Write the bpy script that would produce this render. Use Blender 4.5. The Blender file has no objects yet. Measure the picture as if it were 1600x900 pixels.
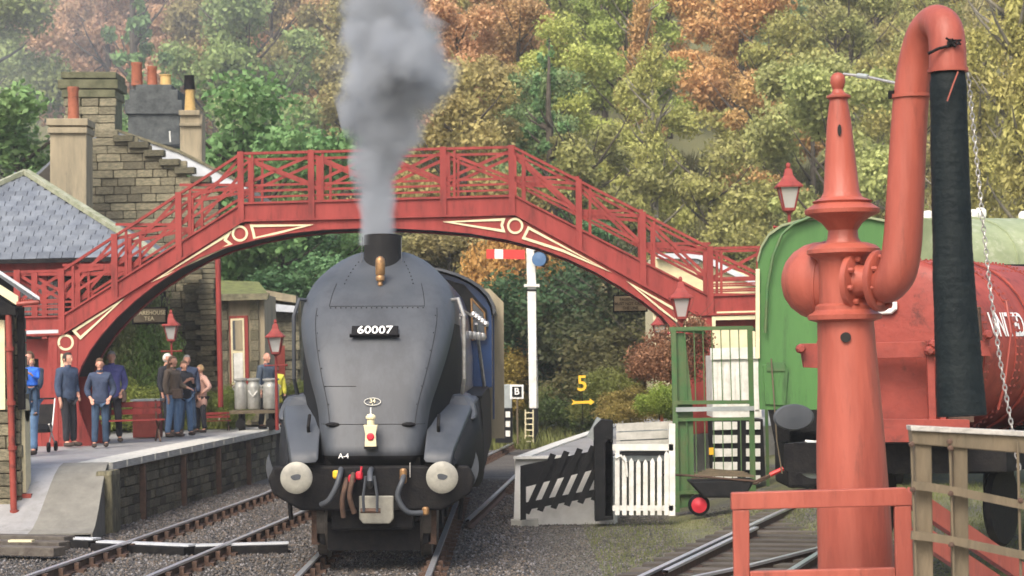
import bpy, bmesh, math, random
import numpy as np
from mathutils import Vector, Matrix, Euler
random.seed(7); np.random.seed(7)
C = bpy.context.scene.collection
sc = bpy.context.scene
V = Vector
# ------------------------------------------------------------------ camera
FPX, EYE = 3400.0, 2.48
PITCH, ROLL = math.atan(103/FPX), 0.021
Fw = V((0, math.cos(PITCH), math.sin(PITCH)))
U0 = V((0, -math.sin(PITCH), math.cos(PITCH))); R0 = V((1, 0, 0))
Rt = math.cos(ROLL)*R0 - math.sin(ROLL)*U0
Up = math.sin(ROLL)*R0 + math.cos(ROLL)*U0
CAM = V((0, 0, EYE))
cd = bpy.data.cameras.new('camera'); cam = bpy.data.objects.new('camera', cd); C.objects.link(cam)
cam.matrix_world = Matrix(((Rt.x, Up.x, -Fw.x, 0), (Rt.y, Up.y, -Fw.y, 0), (Rt.z, Up.z, -Fw.z, EYE), (0, 0, 0, 1)))
cd.sensor_width = 36; cd.lens = FPX/1600*36; cd.clip_start = 0.3; cd.clip_end = 3000
sc.camera = cam
cd.dof.use_dof = True; cd.dof.focus_distance = 18.5; cd.dof.aperture_fstop = 5.0
# ------------------------------------------------------------------ light: dull autumn day
SUN_EL, SUN_AZ = math.radians(48), math.radians(200)      # azimuth clockwise from +Y
w = bpy.data.worlds.new('World'); sc.world = w; w.use_nodes = True
nt = w.node_tree; bg = nt.nodes['Background']
sky = nt.nodes.new('ShaderNodeTexSky'); sky.sky_type = 'NISHITA'; sky.sun_disc = False
sky.sun_elevation = SUN_EL; sky.sun_rotation = SUN_AZ; sky.dust_density = 6.0; sky.air_density = 1.2; sky.ozone_density = 1.0
nt.links.new(sky.outputs[0], bg.inputs[0]); bg.inputs[1].default_value = 0.15
sl = bpy.data.lights.new('sun', 'SUN'); sl.energy = 1.15; sl.angle = math.radians(25); sl.color = (1, .96, .9)
so = bpy.data.objects.new('sun', sl); C.objects.link(so)
sd = V((math.sin(SUN_AZ)*math.cos(SUN_EL), math.cos(SUN_AZ)*math.cos(SUN_EL), math.sin(SUN_EL)))
so.rotation_euler = sd.to_track_quat('Z', 'Y').to_euler()
sc.view_settings.view_transform = 'Standard'; sc.view_settings.look = 'None'
sc.view_settings.exposure = 1.0; sc.view_settings.gamma = 1
sc.cycles.volume_bounces = 2; sc.cycles.max_bounces = 6; sc.cycles.transparent_max_bounces = 8
sc.cycles.use_denoising = True

def ray(px, py):
    return Fw + (px-800)/FPX*Rt + (450-py)/FPX*Up
def P(px, py, Y):
    d = ray(px, py); return CAM + d*(Y/d.y)
def G(px, py, z=0.0):
    d = ray(px, py); return CAM + d*((z-EYE)/d.z)
def proj(p):
    d = V(p)-CAM; k = d.dot(Fw)
    return 800+FPX*d.dot(Rt)/k, 450-FPX*d.dot(Up)/k
def lerp(a, b, t): return a+(b-a)*t
def sstep(t):
    t = max(0, min(1, t)); return t*t*(3-2*t)
def interp(tab, x):
    if x <= tab[0][0]: return tab[0][1]
    for (a, b), (c, d) in zip(tab, tab[1:]):
        if x <= c: return b+(d-b)*(x-a)/(c-a)
    return tab[-1][1]
def srgb(h, k=1.0):
    h = h.lstrip('#'); o = []
    for i in (0, 2, 4):
        c = int(h[i:i+2], 16)/255
        o.append(min(1, k*(c/12.92 if c <= .04045 else ((c+.055)/1.055)**2.4)))
    return tuple(o)+(1,)
# ------------------------------------------------------------------ materials
MATS = {}
def mat(name, col, rough=.6, var=.18, scale=6, bump=.0, metal=0, col2=None, spec=.5, objrand=0, detail=6, streak=0, bscale=None, mixlo=.35, mixhi=.68, coat=0, spots=0, spotcol=(.05, .03, .02, 1), spotscale=9, sthr=.60):
    if name in MATS: return MATS[name]
    m = bpy.data.materials.new(name); m.use_nodes = True; n = m.node_tree; N = n.nodes; L = n.links
    b = N['Principled BSDF']; col = srgb(col) if isinstance(col, str) else col
    if col2 is None: col2 = tuple(c*(1-var*1.6) for c in col[:3])+(1,)
    elif isinstance(col2, str): col2 = srgb(col2)
    tc = N.new('ShaderNodeTexCoord'); mp = N.new('ShaderNodeMapping'); L.new(tc.outputs['Object'], mp.inputs[0])
    if streak: mp.inputs['Scale'].default_value = (1, 1, .18)
    if objrand:
        oi = N.new('ShaderNodeObjectInfo'); vm = N.new('ShaderNodeVectorMath'); vm.operation = 'SCALE'; vm.inputs[3].default_value = 37
        cx = N.new('ShaderNodeCombineXYZ')
        for i in range(3): L.new(oi.outputs['Random'], cx.inputs[i])
        L.new(cx.outputs[0], vm.inputs[0]); L.new(vm.outputs[0], mp.inputs['Location'])
    no = N.new('ShaderNodeTexNoise'); no.inputs['Scale'].default_value = scale; no.inputs['Detail'].default_value = detail; no.inputs['Roughness'].default_value = .65
    L.new(mp.outputs[0], no.inputs['Vector'])
    mr = N.new('ShaderNodeMapRange'); mr.inputs['From Min'].default_value = mixlo; mr.inputs['From Max'].default_value = mixhi; L.new(no.outputs[0], mr.inputs[0])
    mx = N.new('ShaderNodeMix'); mx.data_type = 'RGBA'; L.new(mr.outputs[0], mx.inputs[0]); mx.inputs[6].default_value = col; mx.inputs[7].default_value = col2
    out = mx.outputs[2]
    if objrand:
        hs = N.new('ShaderNodeHueSaturation'); m2 = N.new('ShaderNodeMapRange'); m2.inputs['To Min'].default_value = 1-objrand; m2.inputs['To Max'].default_value = 1+objrand
        L.new(oi.outputs['Random'], m2.inputs[0]); L.new(m2.outputs[0], hs.inputs['Value']); L.new(out, hs.inputs['Color']); out = hs.outputs[0]
    if spots:
        sn = N.new('ShaderNodeTexNoise'); sn.inputs['Scale'].default_value = spotscale; sn.inputs['Detail'].default_value = 9; sn.inputs['Roughness'].default_value = .75; L.new(mp.outputs[0], sn.inputs['Vector'])
        sr = N.new('ShaderNodeMapRange'); sr.inputs['From Min'].default_value = sthr; sr.inputs['From Max'].default_value = sthr+.12; sr.inputs['To Max'].default_value = spots; L.new(sn.outputs[0], sr.inputs[0])
        sm_ = N.new('ShaderNodeMix'); sm_.data_type = 'RGBA'; L.new(sr.outputs[0], sm_.inputs[0]); L.new(out, sm_.inputs[6]); sm_.inputs[7].default_value = spotcol; out = sm_.outputs[2]
    L.new(out, b.inputs['Base Color'])
    b.inputs['Metallic'].default_value = metal; b.inputs['Specular IOR Level'].default_value = spec; b.inputs['Coat Weight'].default_value = coat
    r2 = N.new('ShaderNodeMapRange'); r2.inputs['To Min'].default_value = max(.05, rough-.1); r2.inputs['To Max'].default_value = min(1, rough+.12)
    L.new(no.outputs[0], r2.inputs[0]); L.new(r2.outputs[0], b.inputs['Roughness'])
    if bump:
        n2 = N.new('ShaderNodeTexNoise'); n2.inputs['Scale'].default_value = bscale or scale*4; n2.inputs['Detail'].default_value = 5
        L.new(mp.outputs[0], n2.inputs['Vector'])
        bp = N.new('ShaderNodeBump'); bp.inputs['Strength'].default_value = bump; bp.inputs['Distance'].default_value = .03
        L.new(n2.outputs[0], bp.inputs['Height']); L.new(bp.outputs[0], b.inputs['Normal'])
    MATS[name] = m; return m

M_red = mat('red bridge paint', (.295, .047, .040, 1), .6, .15, 3, .15, col2=(.18, .028, .025, 1), streak=1, spots=.7, spotcol=(.10, .024, .02, 1), spotscale=6, sthr=.55, spec=.28)
M_redd = mat('worn crane paint', (.34, .084, .056, 1), .48, .15, 3.2, .3, col2=(.20, .044, .030, 1), bscale=18, streak=1, mixlo=.40, mixhi=.70, spots=.5, spotcol=(.11, .035, .025, 1), spotscale=9, sthr=.55, spec=.35)
M_tank = mat('tank red oxide', (.29, .056, .040, 1), .5, .2, 3, .2, col2=(.19, .036, .028, 1), spots=.8, spotcol=(.07, .022, .018, 1), spotscale=4, sthr=.54, spec=.35)
M_cream = mat('cream paint', (.74, .66, .42, 1), .5, .12, 6, .1)
M_white = mat('white paint', (.78, .78, .74, 1), .5, .1, 5, .1, col2=(.55, .55, .50, 1))
M_black = mat('black paint', (.008, .009, .010, 1), .7, .2, 5, .1, col2=(.018, .018, .019, 1), spec=.15)
M_soot = mat('soot black iron', (.006, .006, .008, 1), .65, .2, 9, .2, col2=(.018, .017, .016, 1), spec=.12)
M_nose = mat('grey satin smokebox paint', (.046, .053, .063, 1), .50, .2, 1.6, .06, col2=(.068, .075, .086, 1), bscale=5, spots=.4, spotcol=(.022, .024, .028, 1), spotscale=1.2, sthr=.50, streak=1, spec=.4)
M_blue = mat('garter blue paint', (.012, .045, .14, 1), .3, .2, 3, .03, coat=.4)
M_steel = mat('bright steel', (.55, .55, .53, 1), .35, .2, 12, .1, metal=.6, col2=(.34, .32, .30, 1))
M_buf = mat('greased buffer steel', (.33, .32, .27, 1), .55, .2, 7, .1, metal=.2, col2=(.22, .215, .19, 1))
M_rail = mat('worn railhead steel', (.62, .63, .66, 1), .3, .1, 4, .05, metal=.7)
M_rust = mat('rusty iron', (.10, .055, .035, 1), .8, .3, 9, .4, col2=(.05, .03, .022, 1))
M_brass = mat('brass', (.42, .24, .10, 1), .45, .2, 14, .1, metal=.6, col2=(.22, .13, .07, 1))
M_green = mat('green vehicle paint', (.080, .20, .058, 1), .45, .2, 2, .05, col2=(.055, .145, .042, 1), spots=.7, spotcol=(.035, .065, .03, 1), spotscale=3, sthr=.54, spec=.35, streak=1)
M_greend = mat('green steel paint', (.045, .13, .04, 1), .5, .3, 5, .15, col2=(.085, .12, .045, 1))
M_greenpale = mat('pale green roof canvas', (.27, .31, .18, 1), .6, .2, 2, .2, col2=(.17, .21, .11, 1), spots=.6, spotcol=(.42, .43, .34, 1), spotscale=2.5, sthr=.55)
M_stone = mat('millstone grit', (.25, .22, .145, 1), .92, .3, 5, .8, col2=(.085, .085, .055, 1), objrand=.38)
M_stoned = mat('mossy dark stone', (.16, .145, .09, 1), .95, .3, 6, .8, col2=(.055, .055, .036, 1), objrand=.4)
M_mortar = mat('dark mortar joint', (.05, .045, .035, 1), .95, .2, 9, .3)
M_render = mat('tan cement render', (.32, .27, .18, 1), .9, .2, 4, .3, col2=(.20, .175, .12, 1), spots=.7, spotcol=(.10, .09, .065, 1), spotscale=2.5, sthr=.54, streak=1)
M_slate = mat('blue grey slate', (.10, .115, .14, 1), .5, .2, 7, .2, col2=(.16, .18, .21, 1), spec=.4)
M_lead = mat('pale wet lead roof', (.55, .58, .62, 1), .35, .15, 5, .1, col2=(.42, .45, .48, 1))
M_slab = mat('platform paving', (.30, .30, .305, 1), .55, .2, 2, .3, col2=(.20, .20, .195, 1), spots=.6, spotcol=(.12, .115, .10, 1), spotscale=2.2, sthr=.54)
M_edge = mat('platform edging stone', (.56, .55, .50, 1), .75, .2, 4, .2, col2=(.36, .36, .32, 1))
M_wood = mat('weathered brown timber', (.15, .115, .07, 1), .8, .3, 6, .5, col2=(.085, .07, .045, 1), streak=1)
M_woodg = mat('silvered timber top', (.42, .40, .36, 1), .7, .2, 9, .4)
M_sleeper = mat('tarred sleeper', (.055, .045, .038, 1), .85, .3, 7, .5, col2=(.10, .09, .075, 1), objrand=.3)
M_hose = mat('ribbed black rubber hose', (.006, .010, .012, 1), .6, .2, 8, .4, col2=(.013, .018, .019, 1), spec=.12, bscale=20)
M_bark = mat('bark', (.075, .062, .045, 1), .9, .3, 3, .6)
M_birch = mat('pale birch bark', (.24, .22, .17, 1), .8, .3, 2.0, .4, col2=(.07, .065, .05, 1))
M_terra = mat('terracotta pot', (.34, .11, .06, 1), .8, .2, 5, .2, spots=.7, spotcol=(.06, .04, .03, 1), spotscale=5, sthr=.54)
M_buffpot = mat('buff clay pot', (.55, .37, .14, 1), .8, .2, 7, .2)
M_yellow = mat('yellow sign paint', (.85, .50, .03, 1), .5, .1, 6)
M_sigred = mat('signal red', (.62, .035, .03, 1), .4, .1, 6)
M_sigblue = mat('signal blue glass', (.08, .16, .30, 1), .2, .1, 6)
M_skin = mat('skin', (.55, .29, .20, 1), .55, .12, 9, col2=(.48, .24, .17, 1))
M_text = mat('white lettering', (.82, .82, .80, 1), .5, .03, 6)
M_ink = mat('dark lettering', (.06, .035, .02, 1), .6, .03, 6)
M_signb = mat('wood sign board', (.36, .28, .16, 1), .7, .2, 7, .15, col2=(.27, .21, .12, 1))
M_signd = mat('old brown sign board', (.17, .14, .09, 1), .7, .2, 7, .2, col2=(.11, .09, .055, 1))
M_dark = mat('painted interior shade', (.012, .011, .010, 1), .8, .1, 3)  # near-black colour standing in for shade inside recesses and the shelter
M_corr = mat('grey corrugated sheet', (.34, .38, .38, 1), .45, .2, 3, .1)
M_churn = mat('milk churn steel', (.52, .53, .50, 1), .35, .2, 7, .15, metal=.5, col2=(.36, .36, .33, 1))
M_redwheel = mat('red wheel', (.55, .02, .04, 1), .5, .1, 6)
def glass_mat(name, tint, a=.35):
    m = bpy.data.materials.new(name); m.use_nodes = True; b = m.node_tree.nodes['Principled BSDF']
    b.inputs['Base Color'].default_value = tint; b.inputs['Roughness'].default_value = .08; b.inputs['Transmission Weight'].default_value = a; b.inputs['IOR'].default_value = 1.3
    MATS[name] = m; return m
M_glass = glass_mat('window glass', (.10, .11, .12, 1), .2)
M_lampglass = glass_mat('lamp glass', (.62, .62, .60, 1), .5)

def leaf_mat():
    m = bpy.data.materials.new('leaves'); m.use_nodes = True; n = m.node_tree; N = n.nodes; L = n.links
    b = N['Principled BSDF']; oi = N.new('ShaderNodeObjectInfo'); ge = N.new('ShaderNodeNewGeometry'); tc = N.new('ShaderNodeTexCoord')
    no = N.new('ShaderNodeTexNoise'); no.inputs['Scale'].default_value = .75; no.inputs['Detail'].default_value = 4
    L.new(tc.outputs['Object'], no.inputs['Vector'])
    ad = N.new('ShaderNodeMath'); ad.operation = 'MULTIPLY_ADD'; ad.inputs[1].default_value = .5; L.new(ge.outputs['Random Per Island'], ad.inputs[0])
    mr = N.new('ShaderNodeMapRange'); mr.inputs['From Min'].default_value = .3; mr.inputs['From Max'].default_value = .7; mr.inputs['To Min'].default_value = .65; mr.inputs['To Max'].default_value = 1.0
    L.new(no.outputs[0], mr.inputs[0]); L.new(mr.outputs[0], ad.inputs[2])
    hs = N.new('ShaderNodeHueSaturation'); hs.inputs['Saturation'].default_value = .86; L.new(oi.outputs['Color'], hs.inputs['Color']); L.new(ad.outputs[0], hs.inputs['Value'])
    hu = N.new('ShaderNodeMapRange'); hu.inputs['To Min'].default_value = .475; hu.inputs['To Max'].default_value = .525
    L.new(no.outputs[1], hu.inputs[0]); L.new(hu.outputs[0], hs.inputs['Hue'])
    L.new(hs.outputs[0], b.inputs['Base Color']); b.inputs['Roughness'].default_value = .6; b.inputs['Specular IOR Level'].default_value = .25
    tr = N.new('ShaderNodeBsdfTranslucent'); L.new(hs.outputs[0], tr.inputs[0]); ms = N.new('ShaderNodeMixShader'); ms.inputs[0].default_value = .28
    L.new(b.outputs[0], ms.inputs[1]); L.new(tr.outputs[0], ms.inputs[2]); L.new(ms.outputs[0], N['Material Output'].inputs[0])
    MATS['leaves'] = m; return m
M_leaf = leaf_mat()
# ------------------------------------------------------------------ object helpers
WM = {}
def tag(o, label=None, cat=None, group=None, kind=None):
    if label: o['label'] = label
    if cat: o['category'] = cat
    if group: o['group'] = group
    if kind: o['kind'] = kind
    return o
def thing(name, label, cat, loc=(0, 0, 0), rz=0, group=None, rot=None, scale=1):
    o = bpy.data.objects.new(name, None); C.objects.link(o); o.empty_display_size = .3
    o.location = loc; o.rotation_euler = rot or (0, 0, rz); o.scale = (scale,)*3
    WM[o.name] = Matrix.LocRotScale(V(loc), Euler(o.rotation_euler), V((scale,)*3))
    return tag(o, label, cat, group)
def wm(o): return WM.get(o.name, Matrix.Identity(4)) if o else Matrix.Identity(4)
def copy_tree(o, parent=None):
    c = o.copy(); C.objects.link(c)
    if parent: c.parent = parent
    for ch in list(o.children): copy_tree(ch, c)
    return c

class MB:
    def __init__(s): s.v = []; s.f = []; s.m = []; s.cm = 0
    def add(s, vs, fs):
        k = len(s.v); s.v += [tuple(v) for v in vs]; s.f += [tuple(i+k for i in f) for f in fs]; s.m += [s.cm]*len(fs); return s
    def box(s, c, d, M=None):
        x, y, z = d[0]/2, d[1]/2, d[2]/2
        vs = [V((sx*x, sy*y, sz*z)) for sx in (-1, 1) for sy in (-1, 1) for sz in (-1, 1)]
        if M is not None: vs = [M @ v for v in vs]
        c = V(c)
        return s.add([v+c for v in vs], [(0, 1, 3, 2), (4, 6, 7, 5), (0, 4, 5, 1), (2, 3, 7, 6), (0, 2, 6, 4), (1, 5, 7, 3)])
    def beam(s, p, q, w, h, up=(0, 0, 1)):
        p, q = V(p), V(q); d = q-p; L = d.length
        if L < 1e-6: return s
        d.normalize(); up = V(up); x = d.cross(up)
        if x.length < 1e-4: x = d.cross(V((0, 1, 0)))
        x.normalize(); z = x.cross(d); M = Matrix((x, d, z)).transposed()
        return s.box((p+q)/2, (w, L, h), M)
    def tube(s, pts, r, n=10, caps=True):
        pts = [V(p) for p in pts]; k0 = len(s.v); vs = []; fs = []; N = len(pts)
        t0 = (pts[1]-pts[0]).normalized(); a = t0.orthogonal().normalized()
        for i, p in enumerate(pts):
            t = (pts[min(i+1, N-1)]-pts[max(i-1, 0)]).normalized()
            a = (a-t*a.dot(t)).normalized(); b = t.cross(a); rr = r[i] if isinstance(r, (list, tuple)) else r
            for j in range(n):
                an = 2*math.pi*j/n; vs.append(p+(a*math.cos(an)+b*math.sin(an))*rr)
        for i in range(N-1):
            for j in range(n):
                j2 = (j+1) % n; fs.append((i*n+j, i*n+j2, (i+1)*n+j2, (i+1)*n+j))
        if caps: fs.append(tuple(range(n))[::-1]); fs.append(tuple((N-1)*n+j for j in range(n)))
        return s.add(vs, fs)
    def lathe(s, o, prof, n=24, M=None, sx=1, sy=1):
        vs = []; fs = []; o = V(o)
        for r, z in prof:
            for j in range(n):
                an = 2*math.pi*j/n; v = V((r*sx*math.cos(an), r*sy*math.sin(an), z))
                vs.append((M @ v if M is not None else v)+o)
        for i in range(len(prof)-1):
            for j in range(n):
                j2 = (j+1) % n; fs.append((i*n+j, i*n+j2, (i+1)*n+j2, (i+1)*n+j))
        fs.append(tuple(range(n))[::-1]); fs.append(tuple((len(prof)-1)*n+j for j in range(n)))
        return s.add(vs, fs)
    def prism(s, pts, ext):
        pts = [V(p) for p in pts]; n = len(pts); e = V(ext)
        fs = [tuple(range(n)), tuple(range(2*n-1, n-1, -1))]+[(i, i+n, (i+1) % n+n, (i+1) % n) for i in range(n)]
        return s.add(pts+[p+e for p in pts], fs)
    def strip(s, A, B, ext):
        """closed band between two polylines of equal length, extruded by ext"""
        for i in range(len(A)-1):
            s.prism([A[i], A[i+1], B[i+1], B[i]], ext)
        return s
    def grid(s, rows, thick=None):
        n = len(rows[0]); vs = [V(p) for r in rows for p in r]
        fs = [(i*n+j, i*n+j+1, (i+1)*n+j+1, (i+1)*n+j) for i in range(len(rows)-1) for j in range(n-1)]
        return s.add(vs, fs)
    def build(s, name, mats, parent=None, local=False, smooth=None, bevel=0, solid=0, **kw):
        me = bpy.data.meshes.new(name); vs = s.v
        if parent is not None and not local:
            I = wm(parent).inverted(); vs = [I @ V(v) for v in vs]
        me.from_pydata([tuple(v) for v in vs], [], s.f)
        if not isinstance(mats, (list, tuple)): mats = [mats]
        for m in mats: me.materials.append(m)
        if len(mats) > 1: me.polygons.foreach_set('material_index', s.m)
        bm = bmesh.new(); bm.from_mesh(me); bmesh.ops.recalc_face_normals(bm, faces=bm.faces[:]); bm.to_mesh(me); bm.free()
        if smooth:
            me.shade_smooth(); me.set_sharp_from_angle(angle=math.radians(smooth))
        o = bpy.data.objects.new(name, me); C.objects.link(o)
        if parent is not None: o.parent = parent; WM[o.name] = wm(parent)
        if solid: md = o.modifiers.new('s', 'SOLIDIFY'); md.thickness = solid; md.offset = 0
        if bevel: md = o.modifiers.new('b', 'BEVEL'); md.width = bevel; md.segments = 2; md.limit_method = 'ANGLE'
        return tag(o, **kw)
def text_mb(mb, body, size, M, depth=.004, align='CENTER', sx=1):
    cu = bpy.data.curves.new('t', 'FONT'); cu.body = body; cu.size = size; cu.extrude = depth; cu.align_x = align; cu.align_y = 'CENTER'; cu.resolution_u = 3; cu.offset = size*.012
    o = bpy.data.objects.new('t', cu); C.objects.link(o); dg = bpy.context.evaluated_depsgraph_get(); dg.update()
    me = bpy.data.meshes.new_from_object(o.evaluated_get(dg)); bpy.data.objects.remove(o)
    mb.add([M @ V((v.co.x*sx, v.co.y, v.co.z)) for v in me.vertices], [tuple(p.vertices) for p in me.polygons]); bpy.data.meshes.remove(me)
    return mb
FACE = Matrix(((1, 0, 0, 0), (0, 0, -1, 0), (0, 1, 0, 0), (0, 0, 0, 1)))   # text plane facing -Y
def RZ(a): return Matrix.Rotation(a, 4, 'Z')

# stone block pieces share one bevelled mesh
def block_mesh():
    bm = bmesh.new(); bmesh.ops.create_cube(bm, size=1); bmesh.ops.bevel(bm, geom=bm.edges[:], offset=.05, segments=1, affect='EDGES')
    me = bpy.data.meshes.new('stone'); bm.to_mesh(me); bm.free(); return me
BLK = {}
def piece(name, m, c, d, parent, rot=(0, 0, 0)):
    if m.name not in BLK: BLK[m.name] = block_mesh(); BLK[m.name].materials.append(m)
    o = bpy.data.objects.new(name, BLK[m.name]); C.objects.link(o)
    loc = wm(parent).inverted() @ V(c); o.parent = parent; o.location = loc; o.scale = d; o.rotation_euler = rot
    return o
def stone_face(parent, a, b, z0, z1, h, wlen, m, inside=None, thick=.12, jit=.02, name='stone', limit=300):
    """courses of separate stones on the vertical face from a to b (ground points)"""
    a = V((a[0], a[1], 0)); b = V((b[0], b[1], 0)); d = b-a; L = d.length; d.normalize(); ang = math.atan2(d.y, d.x)
    rows = int(round((z1-z0)/h)); hh = (z1-z0)/rows; n = 0
    for i in range(rows):
        s = -random.random()*wlen*.5; z = z0+(i+.5)*hh
        while s < L:
            wl = wlen*random.uniform(.65, 1.35); s0, s1 = max(0, s), min(L, s+wl); s += wl
            if s1-s0 < .07: continue
            c = a+d*((s0+s1)/2); c.z = z
            if inside and not inside(c): continue
            if n >= limit: return n
            k = random.uniform(-jit, jit)
            nrm = V((d.y, -d.x, 0))
            piece(name, m, c+nrm*k, (s1-s0-.018, thick, hh-.016), parent, (0, 0, ang)); n += 1
    return n
# ------------------------------------------------------------------ ground and hill
def gh(x, y):
    a = -.17
    a += .5*sstep((x-2.2)/3.5)*sstep((y-24)/8)          # rises to the sidings
    hill = max(0, y-78-6*math.sin(x*.045))
    a += hill*.262*(1+.12*math.sin(x*.05+1)) * sstep(hill/12) + .5*math.sin(x*.3)*math.sin(y*.21)*sstep((y-85)/20)
    if x < 3: a += .9*sstep((y-70)/10)
    return a
def ground_mat():
    m = bpy.data.materials.new('ground cinders and grass'); m.use_nodes = True; n = m.node_tree; N = n.nodes; L = n.links; b = N['Principled BSDF']
    tc = N.new('ShaderNodeTexCoord')
    def noise(s, d=5):
        q = N.new('ShaderNodeTexNoise'); q.inputs['Scale'].default_value = s; q.inputs['Detail'].default_value = d; L.new(tc.outputs['Object'], q.inputs['Vector']); return q
    def ramp(src, pts):
        r = N.new('ShaderNodeValToRGB'); r.color_ramp.elements[0].position = pts[0][0]; r.color_ramp.elements[0].color = pts[0][1]
        r.color_ramp.elements[1].position = pts[-1][0]; r.color_ramp.elements[1].color = pts[-1][1]
        for p, c in pts[1:-1]: e = r.color_ramp.elements.new(p); e.color = c
        L.new(src, r.inputs[0]); return r
    fine = ramp(noise(34, 8).outputs[0], [(.3, (.02, .02, .02, 1)), (.5, (.075, .07, .062, 1)), (.68, (.19, .185, .175, 1))])
    moss = ramp(noise(26, 6).outputs[0], [(.3, (.06, .065, .025, 1)), (.7, (.24, .235, .10, 1))])
    sx = N.new('ShaderNodeSeparateXYZ'); L.new(tc.outputs['Object'], sx.inputs[0])
    mx = N.new('ShaderNodeMapRange'); mx.inputs['From Min'].default_value = .3; mx.inputs['From Max'].default_value = 2.6; L.new(sx.outputs[0], mx.inputs[0])
    mo = N.new('ShaderNodeMapRange'); mo.inputs['From Min'].default_value = .36; mo.inputs['From Max'].default_value = .54; L.new(noise(.7, 6).outputs[0], mo.inputs[0])
    mu = N.new('ShaderNodeMath'); mu.operation = 'MULTIPLY'; L.new(mx.outputs[0], mu.inputs[0]); L.new(mo.outputs[0], mu.inputs[1])
    far = N.new('ShaderNodeMapRange'); far.inputs['From Min'].default_value = 60; far.inputs['From Max'].default_value = 72; L.new(sx.outputs[1], far.inputs[0])
    ma = N.new('ShaderNodeMath'); ma.operation = 'MAXIMUM'; L.new(mu.outputs[0], ma.inputs[0]); L.new(far.outputs[0], ma.inputs[1])
    m1 = N.new('ShaderNodeMix'); m1.data_type = 'RGBA'; L.new(ma.outputs[0], m1.inputs[0]); L.new(fine.outputs[0], m1.inputs[6]); L.new(moss.outputs[0], m1.inputs[7])
    L.new(m1.outputs[2], b.inputs['Base Color']); b.inputs['Roughness'].default_value = .75
    bp = N.new('ShaderNodeBump'); bp.inputs['Strength'].default_value = .8; bp.inputs['Distance'].default_value = .04; L.new(noise(24, 8).outputs[0], bp.inputs['Height']); L.new(bp.outputs[0], b.inputs['Normal'])
    return m
M_ground = ground_mat()
xs = sorted(set([-400, -250]+list(range(-160, -40, 8))+[x*.75 for x in range(-53, 54)]+list(range(44, 164, 8))+[250, 400]))
ys = [-60, -20, 0, 10]+[14+i*.8 for i in range(40)]+[46+i*2 for i in range(16)]+[78+i*4 for i in range(50)]+[290, 340, 420]
g = MB(); g.grid([[(x, y, gh(x, y) if y < 279 else gh(x, 278)+(y-278)*.1) for x in xs] for y in ys])
g.build('ground', M_ground, smooth=60, kind='structure')

# loose ballast: real stones
def rocks(name, n, area, size, m, zf, seed):
    rs = np.random.RandomState(seed); vs = []; fs = []
    base = np.array([(1, 0, 0), (-1, 0, 0), (0, 1, 0), (0, -1, 0), (0, 0, .75), (0, 0, -.6)])
    tri = [(0, 2, 4), (2, 1, 4), (1, 3, 4), (3, 0, 4), (2, 0, 5), (1, 2, 5), (3, 1, 5), (0, 3, 5)]
    pts = []
    while len(pts) < n:
        x = rs.uniform(area[0], area[1]); y = rs.uniform(area[2], area[3]); z = zf(x, y)
        if z is None: continue
        pts.append((x, y, z))
    V_ = np.zeros((n*6, 3)); 
    for i, p in enumerate(pts):
        a = rs.uniform(0, 6.3); ca, sa = math.cos(a), math.sin(a); s = size*rs.uniform(.5, 1.25)
        b = base*rs.uniform(.6, 1.25, (6, 1))*s; b = np.stack([b[:, 0]*ca-b[:, 1]*sa, b[:, 0]*sa+b[:, 1]*ca, b[:, 2]], 1)
        V_[i*6:i*6+6] = b+np.array(p)
    T = (np.array(tri)[None]+np.arange(n)[:, None, None]*6).reshape(-1, 3)
    me = bpy.data.meshes.new(name); me.vertices.add(n*6); me.vertices.foreach_set('co', V_.ravel()); me.loops.add(T.size); me.loops.foreach_set('vertex_index', T.ravel().astype(np.int32))
    me.polygons.add(len(T)); me.polygons.foreach_set('loop_start', np.arange(0, T.size, 3, dtype=np.int32)); me.polygons.foreach_set('loop_total', np.full(len(T), 3, np.int32)); me.update(); me.validate()
    me.materials.append(m); o = bpy.data.objects.new(name, me); C.objects.link(o); return o
def ball_mat():
    m = bpy.data.materials.new('ballast stones'); m.use_nodes = True; n = m.node_tree; N = n.nodes; L = n.links; b = N['Principled BSDF']
    ge = N.new('ShaderNodeNewGeometry'); r = N.new('ShaderNodeValToRGB'); L.new(ge.outputs['Random Per Island'], r.inputs[0])
    r.color_ramp.elements[0].color = (.018, .018, .02, 1); r.color_ramp.elements[1].color = (.21, .21, .22, 1)
    e = r.color_ramp.elements.new(.5); e.color = (.07, .064, .058, 1); e = r.color_ramp.elements.new(.8); e.color = (.12, .092, .065, 1)
    L.new(r.outputs[0], b.inputs['Base Color']); b.inputs['Roughness'].default_value = .5; return m
M_ball = ball_mat()
o = rocks('ballast', 60000, (-7.4, .2, 22, 46), .028, M_ball, lambda x, y: gh(x, y)+.01, 3); tag(o, 'loose grey ballast stones between the rails', 'ballast', kind='stuff')
o = rocks('cinders', 40000, (-.8, 5, 22, 35), .016, M_ball, lambda x, y: gh(x, y)+.004, 4); tag(o, 'scattered cinders on the mossy ground right of the engine', 'gravel', kind='stuff')

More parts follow.
